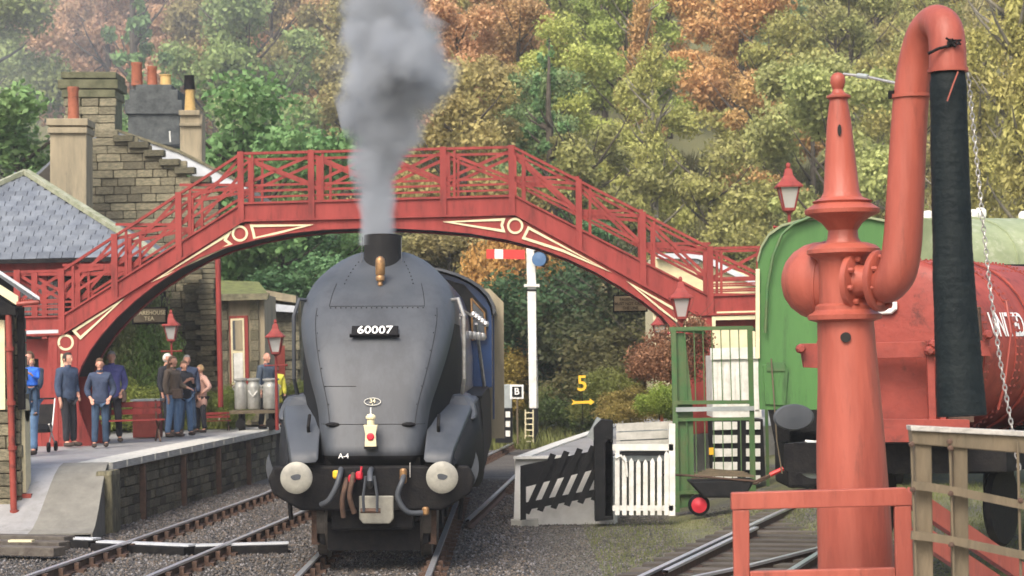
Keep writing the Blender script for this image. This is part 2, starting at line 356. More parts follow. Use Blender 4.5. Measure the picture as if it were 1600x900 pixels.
# ------------------------------------------------------------------ tracks
def offs(pts, d):
    out = []
    for i, p in enumerate(pts):
        t = (V(pts[min(i+1, len(pts)-1)])-V(pts[max(i-1, 0)])).normalized(); out.append(V(p)+V((t.y, -t.x, 0))*d)
    return out
def dens(pts, n=12):
    o = []
    for a, b in zip(pts, pts[1:]):
        for i in range(n): o.append(V(a).lerp(V(b), i/n))
    return o+[V(pts[-1])]
def rail_mb(pts):
    mb = MB(); prof = [(-.065, -.15), (-.065, -.135), (-.012, -.115), (-.012, -.045), (-.034, -.03), (-.034, 0), (.034, 0), (.034, -.03), (.012, -.045), (.012, -.115), (.065, -.135), (.065, -.15)]
    rows = []
    for i, p in enumerate(pts):
        t = (V(pts[min(i+1, len(pts)-1)])-V(pts[max(i-1, 0)])).normalized(); nx = V((t.y, -t.x, 0))
        rows.append([V(p)+nx*a+V((0, 0, b)) for a, b in prof]+[V(p)+nx*prof[0][0]+V((0, 0, prof[0][1]))])
    mb.grid(rows); return mb
def rail(parent, pts):
    mb = rail_mb(pts); mb.m = [1 if (k % 12) in (5, 4, 6) else 0 for k in range(len(mb.f))]; mb.build('rail', [M_rust, M_rail], parent)
def track(label, centre, sl=(0, 1e9), group=None, chairs=True):
    t = thing('railway_track', label, 'railway track', tuple(centre[0])); pts = dens(centre)
    for s in (-1, 1): rail(t, offs(pts, s*.7525))
    L = 0; nxt = 0; ch = MB()
    for a, b in zip(pts, pts[1:]):
        seg = (b-a).length; d = (b-a)/seg; ang = math.atan2(d.y, d.x)-math.pi/2
        while nxt < L+seg:
            p = a+d*(nxt-L); nxt += .68
            if sl[0] < p.y < sl[1]:
                piece('sleeper', M_sleeper, p+V((0, 0, -.225)), (2.5, .25, .13), t, (0, 0, ang+random.uniform(-.01, .01)))
                for s in (-.7525, .7525):
                    c = p+V((d.y, -d.x, 0))*s; ch.box(c+V((0, 0, -.14)), (.34, .16, .05), Matrix.Rotation(ang, 3, 'Z'))
                    for q in (-.07, .07): ch.box(c+V((d.y, -d.x, 0))*q+V((0, 0, -.085)), (.06, .11, .10), Matrix.Rotation(ang, 3, 'Z'))
        L += seg
    if ch.v: ch.build('rail_chair', M_rust, t, kind='stuff')
    return t
track('track under the grey streamlined engine', [V((-1.77, 20, 0)), V((-1.77, 60, 0)), V((-.6, 80, .3))], (20, 40))
track('curving platform track left of the engine with shiny railheads', [V((-5.35, 20, 0)), V((-5.03, 25.5, 0)), V((-4.66, 30, 0)), V((-4.28, 35, 0)), V((-3.93, 40, 0)), V((-3.8, 44, 0)), V((-3.7, 60, 0))], (20, 43))
track('short stretch of track beyond the engine on its right side', [V((-1.5, 33, -.004)), V((-1.32, 35.7, -.004)), V((-.75, 45, -.004)), V((.6, 60, 0)), V((3.2, 80, .3))], (41, 62))
ra = [G(940, 929, .02), G(1000, 900, .05), G(1108, 849, .10), G(1215, 800, .16), G(1300, 762, .22)]
t = thing('railway_track', 'siding turnout track in the lower right behind the red guard rail', 'railway track', tuple(ra[0]))
ra_d = dens(ra); rail(t, ra_d); rb = offs(ra_d, 1.505); rail(t, rb)
rail(t, offs(dens([ra[1], ra[2], ra[3]]), .14)[2:-6])
rail(t, dens([G(1060, 905, .02), G(1170, 882, .03), G(1290, 852, .06), G(1420, 815, .1)]))
for i in range(26):
    k = i/25; p = ra[0].lerp(ra[-1], k); d = (ra[-1]-ra[0]).normalized(); ang = math.atan2(d.y, d.x)-math.pi/2
    piece('sleeper', M_sleeper, p+V((d.y, -d.x, 0))*.9+V((0, 0, -.17)), (2.9, .25, .13), t, (0, 0, ang))
# ------------------------------------------------------------------ cable trough and boards crossing the left foreground
pl = lambda *a: [G(x, y, z) for x, y, z in a]
t = thing('rodding_trough', 'black cable trough with a pale lid crossing under the left track', 'cable trough', tuple(G(300, 850, -.1)))
for (x0, y0), (x1, y1) in (((20, 838), (150, 842)), ((155, 846), (300, 852)), ((305, 852), (450, 848))):
    a, b = G(x0, y0, -.03), G(x1, y1, -.03); mb = MB().beam(a+V((0, 0, -.14)), b+V((0, 0, -.14)), .34, .24); mb.build('trough', M_soot, t)
    MB().beam(a+V((0, .08, -.006)), b+V((0, .08, -.006)), .18, .025).build('lid', M_lead, t)
t = thing('board_crossing', 'dark timber crossing boards at the foot of the platform ramp', 'crossing', tuple(G(60, 840, -.1)))
for i in range(5):
    a = G(-60, 822+i*9, -.05); b = G(125-8*i, 826+i*9, -.05); MB().beam(a, b, .26, .12).build('board', M_sleeper, t, bevel=.01)
MB().beam(G(15, 845, .04), G(52, 845, .04), .10, .03).build('reflector_strip', M_cream, t, label='cream painted strip on the boards')

# ------------------------------------------------------------------ left platform
e0, e1 = V((-6.40, 34.3, .9)), V((-5.50, 48.6, .9)); ed = (e1-e0).normalized(); e2 = e0+ed*46; en = V((-ed.y, ed.x, 0))
pf = thing('station_platform', 'long stone faced platform with pale edging, left of the engine', 'platform', tuple(e0))
MB().prism([e0+V((-.4, .1, -.02)), e2+V((-.4, 0, -.02)), e2+V((-16, 0, -.02)), e0+V((-16, .1, -.02))], (0, 0, -1.2)).build('surface', M_slab, pf)
mbw = MB().prism([e0+en*.16, e2+en*.16, e2+en*.6, e0+en*.6], (0, 0, -1.3)); mbw.v = [(a, b, c-.13) for a, b, c in mbw.v]; mbw.build('wall_core', M_mortar, pf)
for i in range(46):
    a = e0+ed*(i*1.0+.004); b = e0+ed*(i*1.0+.992)
    if a.y > 60: break
    c = (a+b)/2+en*.26; piece('edging_stone', M_edge, c+V((0, 0, -.055)), (.985, .62, .13), pf, (0, 0, math.atan2(ed.y, ed.x)))
a_, b_ = e0+en*.10+ed*.12, e0+en*.10+ed*15.5
M_pst = mat('platform wall stone', (.21, .185, .125, 1), .95, .3, 7, .9, col2=(.06, .06, .04, 1), objrand=.5, spots=.7, spotcol=(.34, .33, .28, 1), spotscale=8, sthr=.60)
stone_face(pf, a_, b_, -.35, .77, .17, .40, M_pst, thick=.14, jit=.02, limit=298)
for k in (2.2, 5.4, 8.6, 11.8):
    c = e0+ed*k-en*.02; MB().box((c.x, c.y, .28), (.10, .10, .95)).build('drain_pipe', M_rust, pf)
# ramp down towards the camera
rt0, rt1 = G(95, 722, .9), G(168, 724, .9)
ramp_rows = []
for k in range(9):
    q = k/8; y = lerp(34.35, 31.9, q); z = .9*(1-sstep(q*.98))*1.0-.02*q; xl = lerp(-7.12, -7.16, q); xr = lerp(-6.42, -6.22, q)
    ramp_rows.append([V((xl, y, z)), V((xr, y, z))])
mb = MB(); mb.grid([[r[0], r[1], V((r[1].x, r[1].y, -.3))] for r in ramp_rows]); mb.build('ramp', mat('ramp concrete', (.19, .185, .16, 1), .85, .2, 3, .3, col2=(.13, .125, .11, 1)), pf, solid=.03, label='smooth grey concrete ramp down from the platform end')
mb = MB(); mb.grid([[V((-12, r[0].y, max(z_, -.1))) for z_ in (r[0].z-.01,)]+[V((r[0].x, r[0].y, r[0].z-.01))] for r in ramp_rows]); mb.build('ramp_paving', M_slab, pf, solid=.02)
stone_face(pf, (-6.46, 34.28), (-6.30, 34.28), -.3, .77, .2, .2, M_stoned)
piece('end_pier', M_stoned, V((-6.36, 34.0, .2)), (.26, .7, 1.2), pf)

# ------------------------------------------------------------------ right platform, fences and gate
rp = thing('station_platform', 'right-hand platform with whitewashed edge and end wall', 'platform', (0.5, 33, 0))
q0 = [G(792, 722, .62), G(812, 716, .62)]
PA = [V((.02, 34.0, .86)), V((.7, 38.5, .88)), V((1.6, 44, .9)), V((3.0, 52, .9)), V((5, 60, .9))]
MB().prism(PA+[V((14, 60, .9)), V((14, 47, .9)), V((3.3, 44, .9)), V((2.5, 38.6, .88)), V((1.5, 34.2, .86))], (0, 0, -1.1)).build('surface', M_slab, rp)
mb = MB()
for a, b in zip(PA, PA[1:]): mb.beam(a+V((.10, 0, .014)), b+V((.10, 0, .014)), .22, .024)
mb.build('white_edge_line', M_white, rp)
mb = MB()
for a, b in zip(PA, PA[1:]): mb.beam(a+V((-.012, 0, -.45)), b+V((-.012, 0, -.45)), .05, .86)
mb.build('side_wall', M_edge, rp)
MB().prism([V((.0, 33.82, .85)), V((1.5, 33.55, .86)), V((1.5, 33.55, -.3)), V((-.06, 33.82, -.3))], (.06, .3, 0)).build('end_wall', mat('whitewash', (.88, .88, .86, 1), .7, .1, 4, .2, col2=(.72, .72, .69, 1)), rp, label='pale grey rendered end wall of the platform')
MB().beam(V((-.02, 33.80, .872)), V((1.45, 33.53, .882)), .16, .04).build('end_coping', M_white, rp)
MB().box((.12, 33.6, -.12), (.42, .3, .1)).build('foot_block', M_edge, rp)
# black slanted-board fence
def q(px, py, Y): return P(px, py, Y)
fb = thing('slanted_board_fence', 'black fence of slanting boards in front of the pale platform wall', 'fence', tuple(G(870, 805)))
Yf = 33.2
for a, b in (((812, 735), (935, 708)), ((812, 742), (935, 715)), ((816, 798), (940, 770)),): pass
MB().prism([q(817, 727, Yf), q(935, 703, Yf), q(935, 732, Yf), q(817, 762, Yf)], (0, .05, 0)).build('rail', M_black, fb)
MB().prism([q(817, 786, Yf), q(935, 764, Yf), q(935, 775, Yf), q(817, 798, Yf)], (0, .05, 0)).build('rail', M_black, fb)
MB().prism([q(813, 728, Yf-.08), q(822, 727, Yf-.08), q(822, 812, Yf-.08), q(813, 813, Yf-.08)], (0, .1, 0)).build('post', M_black, fb)
for i in range(7):
    xb = 818+i*21; dx = 42
    yb = 797-i*4.1; pts = [q(xb, yb+4, Yf-.04), q(xb+9, yb+7, Yf-.04), q(xb+9+dx, yb-86, Yf-.04), q(xb+dx, yb-89, Yf-.04)]
    if xb+dx > 930:
        k = (930-xb)/dx; k = max(.12, k); pts[2] = q(xb+9+dx*k, yb+7-93*k, Yf-.04); pts[3] = q(xb+dx*k, yb+4-93*k, Yf-.04)
    MB().prism(pts, (0, .035, 0)).build('board', M_black, fb)
bp_ = thing('gate_post', 'thick black square post between slanted fence and white gate', 'post', tuple(G(943, 815)))
MB().prism([q(928, 668, 33), q(940, 655, 33), q(958, 657, 33), q(958, 812, 33), q(930, 815, 33)], (0, .3, 0)).build('post', M_black, bp_, bevel=.01)
MB().box(tuple(q(935, 672, 33.3)), (.22, .25, .34), Matrix.Rotation(.5, 3, 'Y')).build('lamp_hood', M_corr, bp_)
wg = thing('picket_gate', 'white wooden picket gate with curved top', 'gate', tuple(G(1000, 805)))
Yg = 33
def vb(mbp, x0, x1, y0, y1, Y=Yg, d=.04, nm='picket', m=M_white, par=None, point=False):
    pts = [q(x0, y0, Y), q(x1, y0, Y), q(x1, y1, Y), q(x0, y1, Y)]
    if point: pts = [q((x0+x1)/2, y0-4, Y)]+[q(x1, y0+2, Y), q(x1, y1, Y), q(x0, y1, Y), q(x0, y0+2, Y)]
    return MB().prism(pts, (0, d, 0)).build(nm, m, par)
vb(0, 946, 957, 690, 806, nm='post', par=wg, d=.09, point=True)
vb(0, 1045, 1055, 662, 806, nm='post', par=wg, d=.09)
for i, x in enumerate(range(961, 1044, 11)):
    top = 722 - 14*abs((i-3.5)/3.5)**2 if i else 700
    vb(0, x, x+7, top, 805, nm='picket', par=wg, Y=Yg-.03, d=.025, point=True)
for y0, y1 in ((694, 704), (790, 798)):
    MB().prism([q(948, y0, Yg), q(1052, y0, Yg), q(1052, y1, Yg), q(948, y1, Yg)], (0, .05, 0)).build('rail', M_white, wg)
MB().prism([q(964, 706, Yg+.02), q(1046, 705, Yg+.02), q(1040, 712, Yg+.02), q(972, 712, Yg+.02)], (0, .03, 0)).build('brace', M_black, wg)
MB().tube([q(962, 716, Yg-.04), q(970, 712, Yg-.04), q(978, 722, Yg-.04), q(980, 745, Yg-.04)], .02, 6).build('brace', M_white, wg)
wb_ = thing('white_planter', 'low white boarded planter box behind the picket gate', 'planter', tuple(P(1000, 690, 35)))
for i in range(3):
    MB().prism([q(963, 662+i*14, 35), q(1053, 658+i*14, 35), q(1053, 670+i*14, 35), q(963, 674+i*14, 35)], (0, .04, 0)).build('board', M_edge, wb_)
MB().box(tuple(q(1008, 695, 35.5)), (.8, .6, .5)).build('box_body', M_corr, wb_)

# green steel cage
gc = thing('steel_cage', 'green steel bar cage standing beside the white gate', 'cage', tuple(G(1120, 790, .1)))
Yc = 34.5
def bar(x0, y0, x1, y1, w=.035, Y=Yc, m=M_greend, nm='bar', par=gc, Y1=None):
    return MB().beam(q(x0, y0, Y), q(x1, y1, Y if Y1 is None else Y1), w, w, (0, 1, 0)).build(nm, m, par)
bar(1048, 514, 1176, 512, .06, nm='top_rail'); bar(1052, 514, 1058, 800, .08, nm='corner_post'); bar(1172, 514, 1178, 790, .07, nm='corner_post')
MB().prism([q(1053, 520, Yc+.05), q(1070, 520, Yc+.05), q(1083, 640, Yc+.05), q(1085, 790, Yc+.05), q(1056, 795, Yc+.05)], (0, .04, 0)).build('side_panel', M_greend, gc)
bar(1055, 629, 1178, 628, .06, nm='rail'); bar(1056, 656, 1178, 654, .05, nm='rail'); bar(1060, 770, 1178, 766, .05, nm='rail')
MB().beam(q(1056, 640, Yc-.04), q(1178, 638, Yc-.04), .07, .05, (0, 1, 0)).build('grey_pipe', M_corr, gc)
for i in range(8):
    x = 1070+i*14; bar(x, 514, x+3, 629, .016); bar(x+3, 656, x+5, 768, .016)
for x, x2 in ((1048, 1100), (1176, 1195)):
    bar(x, 514, x2, 520, .05, Y=Yc, Y1=Yc+1.6, nm='top_rail')
bar(1195, 520, 1200, 760, .05, Y=Yc+1.6, nm='corner_post')
# white shed
sh = thing('white_shed', 'white corrugated hut wall behind the green cage', 'shed', tuple(P(1150, 700, 38)))
MB().prism([q(1112, 556, 38), q(1186, 554, 38), q(1190, 652, 38), q(1114, 652, 38)], (0, 1.2, 0)).build('wall', M_white, sh)
for i in range(8):
    x = 1114+i*9.3; MB().prism([q(x, 566, 37.97), q(x+6.2, 566, 37.97), q(x+6.6, 640, 37.97), q(x+.4, 640, 37.97)], (0, .03, 0)).build('panel', M_white, sh)
MB().beam(q(1110, 553, 38.0), q(1190, 551, 38.0), .2, .12, (0, 1, 0)).build('roof_edge', M_white, sh)
st = thing('crossing_steps', 'black stack faced with white horizontal boards below the white hut', 'steps', tuple(P(1150, 750, 37)))
MB().prism([q(1112, 655, 37), q(1192, 655, 37), q(1196, 745, 37), q(1116, 748, 37)], (0, .8, 0)).build('frame', M_black, st)
for i in range(5):
    y = 659+i*21; MB().prism([q(1114, y, 36.95), q(1152, y, 36.95), q(1152, y+12, 36.95), q(1114, y+13, 36.95)], (0, .04, 0)).build('tread_board', M_white, st)
    MB().prism([q(1166, y, 36.95), q(1188, y, 36.95), q(1188, y+12, 36.95), q(1166, y+12, 36.95)], (0, .04, 0)).build('tread_board', M_white, st)
MB().box(tuple(q(1112, 705, 36.9)), (.09, .04, .12)).build('yellow_tag', M_yellow, st)
# wheelbarrow
wbr = thing('wheelbarrow', 'black wheelbarrow with a red wheel and red hand grips', 'wheelbarrow', tuple(G(1120, 805, .05)))
Yw = 33.4
MB().prism([q(1076, 752, Yw), q(1180, 749, Yw), q(1165, 778, Yw), q(1100, 778, Yw)], (0, .55, 0)).build('tray', M_black, wbr, bevel=.03)
MB().tube([q(1030, 741, Yw), q(1075, 743, Yw), q(1180, 752, Yw), q(1222, 733, Yw)], .018, 7).build('handle', M_rust, wbr)
MB().tube([q(1080, 748, Yw+.5), q(1180, 756, Yw+.55), q(1216, 738, Yw+.5)], .018, 7).build('handle', M_rust, wbr)
MB().tube([q(1203, 742, Yw), q(1224, 732, Yw)], .035, 8).build('hand_grip', M_sigred, wbr)
for x in (1142, 1160): MB().tube([q(x, 775, Yw), q(x+4, 798, Yw)], .016, 6).build('leg', M_black, wbr)
wc = q(1092, 789, Yw+.2); Mx = Matrix.Rotation(math.radians(90), 3, 'X')
MB().lathe(wc, [(.13, -.05), (.165, -.03), (.17, 0), (.165, .03), (.13, .05)], 24, Mx).build('tyre', M_soot, wbr, smooth=40)
MB().lathe(wc, [(.03, -.08), (.06, -.065), (.12, -.055), (.12, .055), (.06, .065), (.03, .08)], 20, Mx).build('wheel_rim', M_redwheel, wbr, smooth=40)
for i in range(4):
    MB().beam(q(1085+i*6, 742-i*3, Yw+.15+.1*i), q(1178-i*5, 744-i*2, Yw+.2+.08*i), .05, .03).build('timber_scrap', M_wood, wbr)
# ------------------------------------------------------------------ streamlined steam locomotive (local axes: x right, y back, z up)
lo = thing('steam_locomotive', 'grey fronted streamlined steam engine with smoke rising from its chimney', 'locomotive', (-1.77, 26, 0), rot=(0, .018, 0))
LW = [(1.0, .56), (1.2, .61), (1.55, .655), (1.86, .70), (2.18, .80), (2.5, .895), (2.82, .965), (3.0, .98), (3.23, .95), (3.45, .86), (3.6, .735), (3.72, .60), (3.8, .47), (3.87, .29), (3.905, .0)]
def sm(tab, x):      # smooth (catmull) interpolation
    for i in range(len(tab)-1):
        if x <= tab[i+1][0]:
            x0, y0 = tab[i]; x1, y1 = tab[i+1]; m0 = (y1-tab[max(i-1, 0)][1])/(x1-tab[max(i-1, 0)][0]) if i else (y1-y0)/(x1-x0)
            m1 = (tab[min(i+2, len(tab)-1)][1]-y0)/(tab[min(i+2, len(tab)-1)][0]-x0); h = x1-x0; t = (x-x0)/h
            return (2*t**3-3*t*t+1)*y0+(t**3-2*t*t+t)*h*m0+(-2*t**3+3*t*t)*y1+(t**3-t*t)*h*m1
    return tab[-1][1]
def lf(z):
    t = max(0, (z-1.3)/2.6); f = .42+.95*t+1.55*t**3.6
    if z < 1.33: f += 3.0*(1.33-z)**2+.35*(1.33-z)
    return f
zsl = [1.0, 1.08, 1.15, 1.22, 1.28, 1.34, 1.4, 1.5]+[1.6+.1*i for i in range(17)]+[3.25, 3.32, 3.39, 3.46, 3.53, 3.6, 3.66, 3.72, 3.76, 3.8, 3.835, 3.865, 3.885, 3.9]
NU = 14
def nose_pt(z, u, e=0):
    w_ = max(.0, sm(LW, z)); x = w_*u; y = lf(z)+w_*(.05*u*u+.39*abs(u)**9); return V((x, y-e, z))
rows = []; 
for z in zsl:
    w_ = max(0, sm(LW, z)); wb = w_ if z > 3.0 else lerp(1.05, .99, sstep((z-2.4)/.6)); r = []
    yl = lf(z)+w_*.44
    back = [(wb, 10.6), (wb, 6), (wb, yl+1.9), (lerp(w_, wb, .75), yl+1.0), (lerp(w_, wb, .2), yl+.3)]
    for x, y in back: r.append(V((-x, y, z)))
    for i in range(2*NU+1): r.append(nose_pt(z, (i-NU)/NU))
    for x, y in back[::-1]: r.append(V((x, y, z)))
    rows.append(r)
mb = MB(); mb.grid(rows); nc = len(rows[0])-1
for k in range(len(mb.f)):
    i, j = divmod(k, nc); z = zsl[i]; jj = min(j, nc-1-j)
    mb.m[k] = 1 if z < 1.27 else (2 if jj < 2 and z < 3.7 else (1 if jj < 5 and z < 2.9 else 0))
mb.build('boiler_casing', [M_nose, M_black, M_blue], lo, local=True, smooth=40)
# seams and rivets on the face
sea = MB()
def seam(pts, r=.0045): sea.tube([nose_pt(z, u, .001) for z, u in pts], r, 4, False)
seam([(3.12, -.62+.062*i) for i in range(21)]); seam([(2.45-.9*i/10, .0) for i in (0,)]*2) if False else None
seam([(3.1-1.45*i/14, -.78) for i in range(15)]); seam([(3.1-1.45*i/14, .78) for i in range(15)]); seam([(1.66, -.95+.095*i) for i in range(21)])
seam([(2.12, -.75+.06*i) for i in range(9)]); seam([(3.12+.3*i/5, -.62) for i in range(6)]); seam([(3.12+.3*i/5, .62) for i in range(6)])
sea.build('panel_seam', M_soot, lo, local=True)
rv = MB()
for i in range(19):
    for zz in (3.10,): rv.box(nose_pt(zz, -.6+.0667*i, .004), (.014, .012, .014))
for i in range(6):
    for u in (-.76, .76): rv.box(nose_pt(3.0-.22*i, u, .004), (.011, .010, .011))
for i in range(7):
    for s in (-1, 1): rv.box(nose_pt(3.42+.05*i, s*.5, .004), (.014, .012, .014))
rv.build('rivet_row', M_soot, lo, local=True, kind='stuff')
for s in (-1, 1): MB().lathe(nose_pt(1.655, s*.62+(-.1 if s < 0 else .05), .02), [(.02, -.03), (.09, 0), (.02, .03)], 10, Matrix.Rotation(math.radians(90), 3, 'X'), 1, .35).build('hinge', M_soot, lo, local=True)
# number plate, oval badge, lamp, shed letters
zc = 2.80; slope = math.atan((lf(zc+.08)-lf(zc-.08))/.16); pc = nose_pt(zc, 0, .055)
Mp = Matrix.Translation(pc) @ Matrix.Rotation(-slope, 4, 'X') @ FACE
npb = MB().box((0, 0, 0), (.58, .03, .16), None); npb.v = [tuple((Matrix.Translation(pc) @ Matrix.Rotation(-slope, 4, 'X')) @ V(v)) for v in npb.v]
npl = npb.build('number_plate', M_soot, lo, local=True, bevel=.006)
sh_ = MB().box((0, -.02, -.092), (.62, .05, .02)); sh_.v = [tuple((Matrix.Translation(pc) @ Matrix.Rotation(-slope, 4, 'X')) @ V(v)) for v in sh_.v]; sh_.build('plate_bracket', M_soot, lo, local=True)
text_mb(MB(), '60007', .178, Mp @ Matrix.Translation((0, 0, .018)), .004, sx=1.0).build('number', M_text, npl, local=True)
pb = nose_pt(1.93, 0, .015); sl2 = math.atan((lf(2.0)-lf(1.86))/.14); Mb = Matrix.Translation(pb) @ Matrix.Rotation(-sl2, 4, 'X')
mb = MB(); mb.tube([Mb @ V((.10*math.cos(a*math.pi/12), -.004, .048*math.sin(a*math.pi/12))) for a in range(25)], .006, 5)
bd = mb.build('oval_badge', M_edge, lo, local=True)
text_mb(MB(), '34', .075, Mb @ FACE @ Matrix.Translation((0, .008, .006)), .002).build('badge_figures', M_cream, bd, local=True)
text_mb(MB(), 'E', .03, Mb @ FACE @ Matrix.Translation((0, -.034, .006)), .002).build('badge_figures', M_cream, bd, local=True)
pa = nose_pt(1.28, -.54, .03); text_mb(MB(), 'A-4', .085, Matrix.Translation(pa+V((0, -.01, 0))) @ FACE, .003).build('shed_letters', M_text, lo, local=True)
yl_ = lf(1.5)-.17
lm = MB(); lm.prism([(-.07, yl_-.06, 1.40), (.07, yl_-.06, 1.40), (.062, yl_-.06, 1.55), (.085, yl_-.06, 1.66), (-.085, yl_-.06, 1.66), (-.062, yl_-.06, 1.55)], (0, .13, 0))
lm.lathe((0, yl_, 1.66), [(.045, 0), (.045, .07), (.062, .075), (.062, .10), (.035, .13)], 14)
lamp = lm.build('headlamp', M_cream, lo, local=True, bevel=.004)
MB().lathe((0, yl_-.065, 1.52), [(.042, 0), (.046, .006), (.03, .014)], 18, Matrix.Rotation(math.radians(90), 3, 'X')).build('lens', M_redwheel, lamp, local=True)
MB().tube([(0, yl_, 1.78), (0, yl_, 1.87)], .010, 6).build('lamp_iron', M_white, lamp, local=True)
MB().box((0, yl_+.1, 1.385), (.16, .3, .03)).build('lamp_bracket', M_soot, lo, local=True)
# chimney with teardrop fairing
ch = MB(); n = 28; rws = []
for z, k in ((3.45, 1.25), (3.62, 1.12), (3.75, 1.04), (3.88, 1.0), (4.05, 1.0), (4.07, 1.0)):
    r = []
    for j in range(n+1):
        a = 2*math.pi*j/n; x = math.sin(a); y = -math.cos(a); L = .42 if y < 0 else 1.1
        r.append(V((.245*k*x, 2.72+L*y*(1 if y > 0 else k*.8), z)))
    rws.append(r)
ch.grid(rws); ch.m = [1 if k < 28*1 else 0 for k in range(len(ch.f))]; chim = ch.build('chimney', [mat('matt soot', (.006, .006, .007, 1), .85, .2, 6), M_nose], lo, local=True, smooth=40)
mb = MB(); mb.tube([(.228*math.sin(a*math.pi/12), 2.75-(.33 if math.cos(a*math.pi/12) > 0 else .9)*math.cos(a*math.pi/12), 4.07) for a in range(25)], .022, 8); mb.build('chimney_rim', M_soot, chim, local=True)
for s in (-1, 1): MB().beam((s*.262, 2.5, 3.70), (s*.255, 2.6, 4.05), .006, .02).build('chimney_edge', M_nose, chim, local=True)
# fairing bulge in front of the chimney and the whistle
bu = MB(); bu.lathe((0, 2.25, 3.36), [(.30, -.06), (.28, .02), (.2, .10), (.02, .14)], 24, None, 1, 1.1); bu.build('whistle_recess', M_nose, lo, local=True, smooth=50)
wy = 1.90; wh = MB().lathe((.02, wy, 3.38), [(.02, 0), (.035, .02), (.03, .06), (.055, .08), (.06, .12), (.05, .14), (.062, .16), (.062, .33), (.055, .36), (.02, .39)], 16)
wh.build('whistle', M_brass, lo, local=True, smooth=40); MB().tube([(.02, wy, 3.26), (.02, wy+.02, 3.44)], .02, 8).build('whistle_stem', M_rust, lo, local=True)
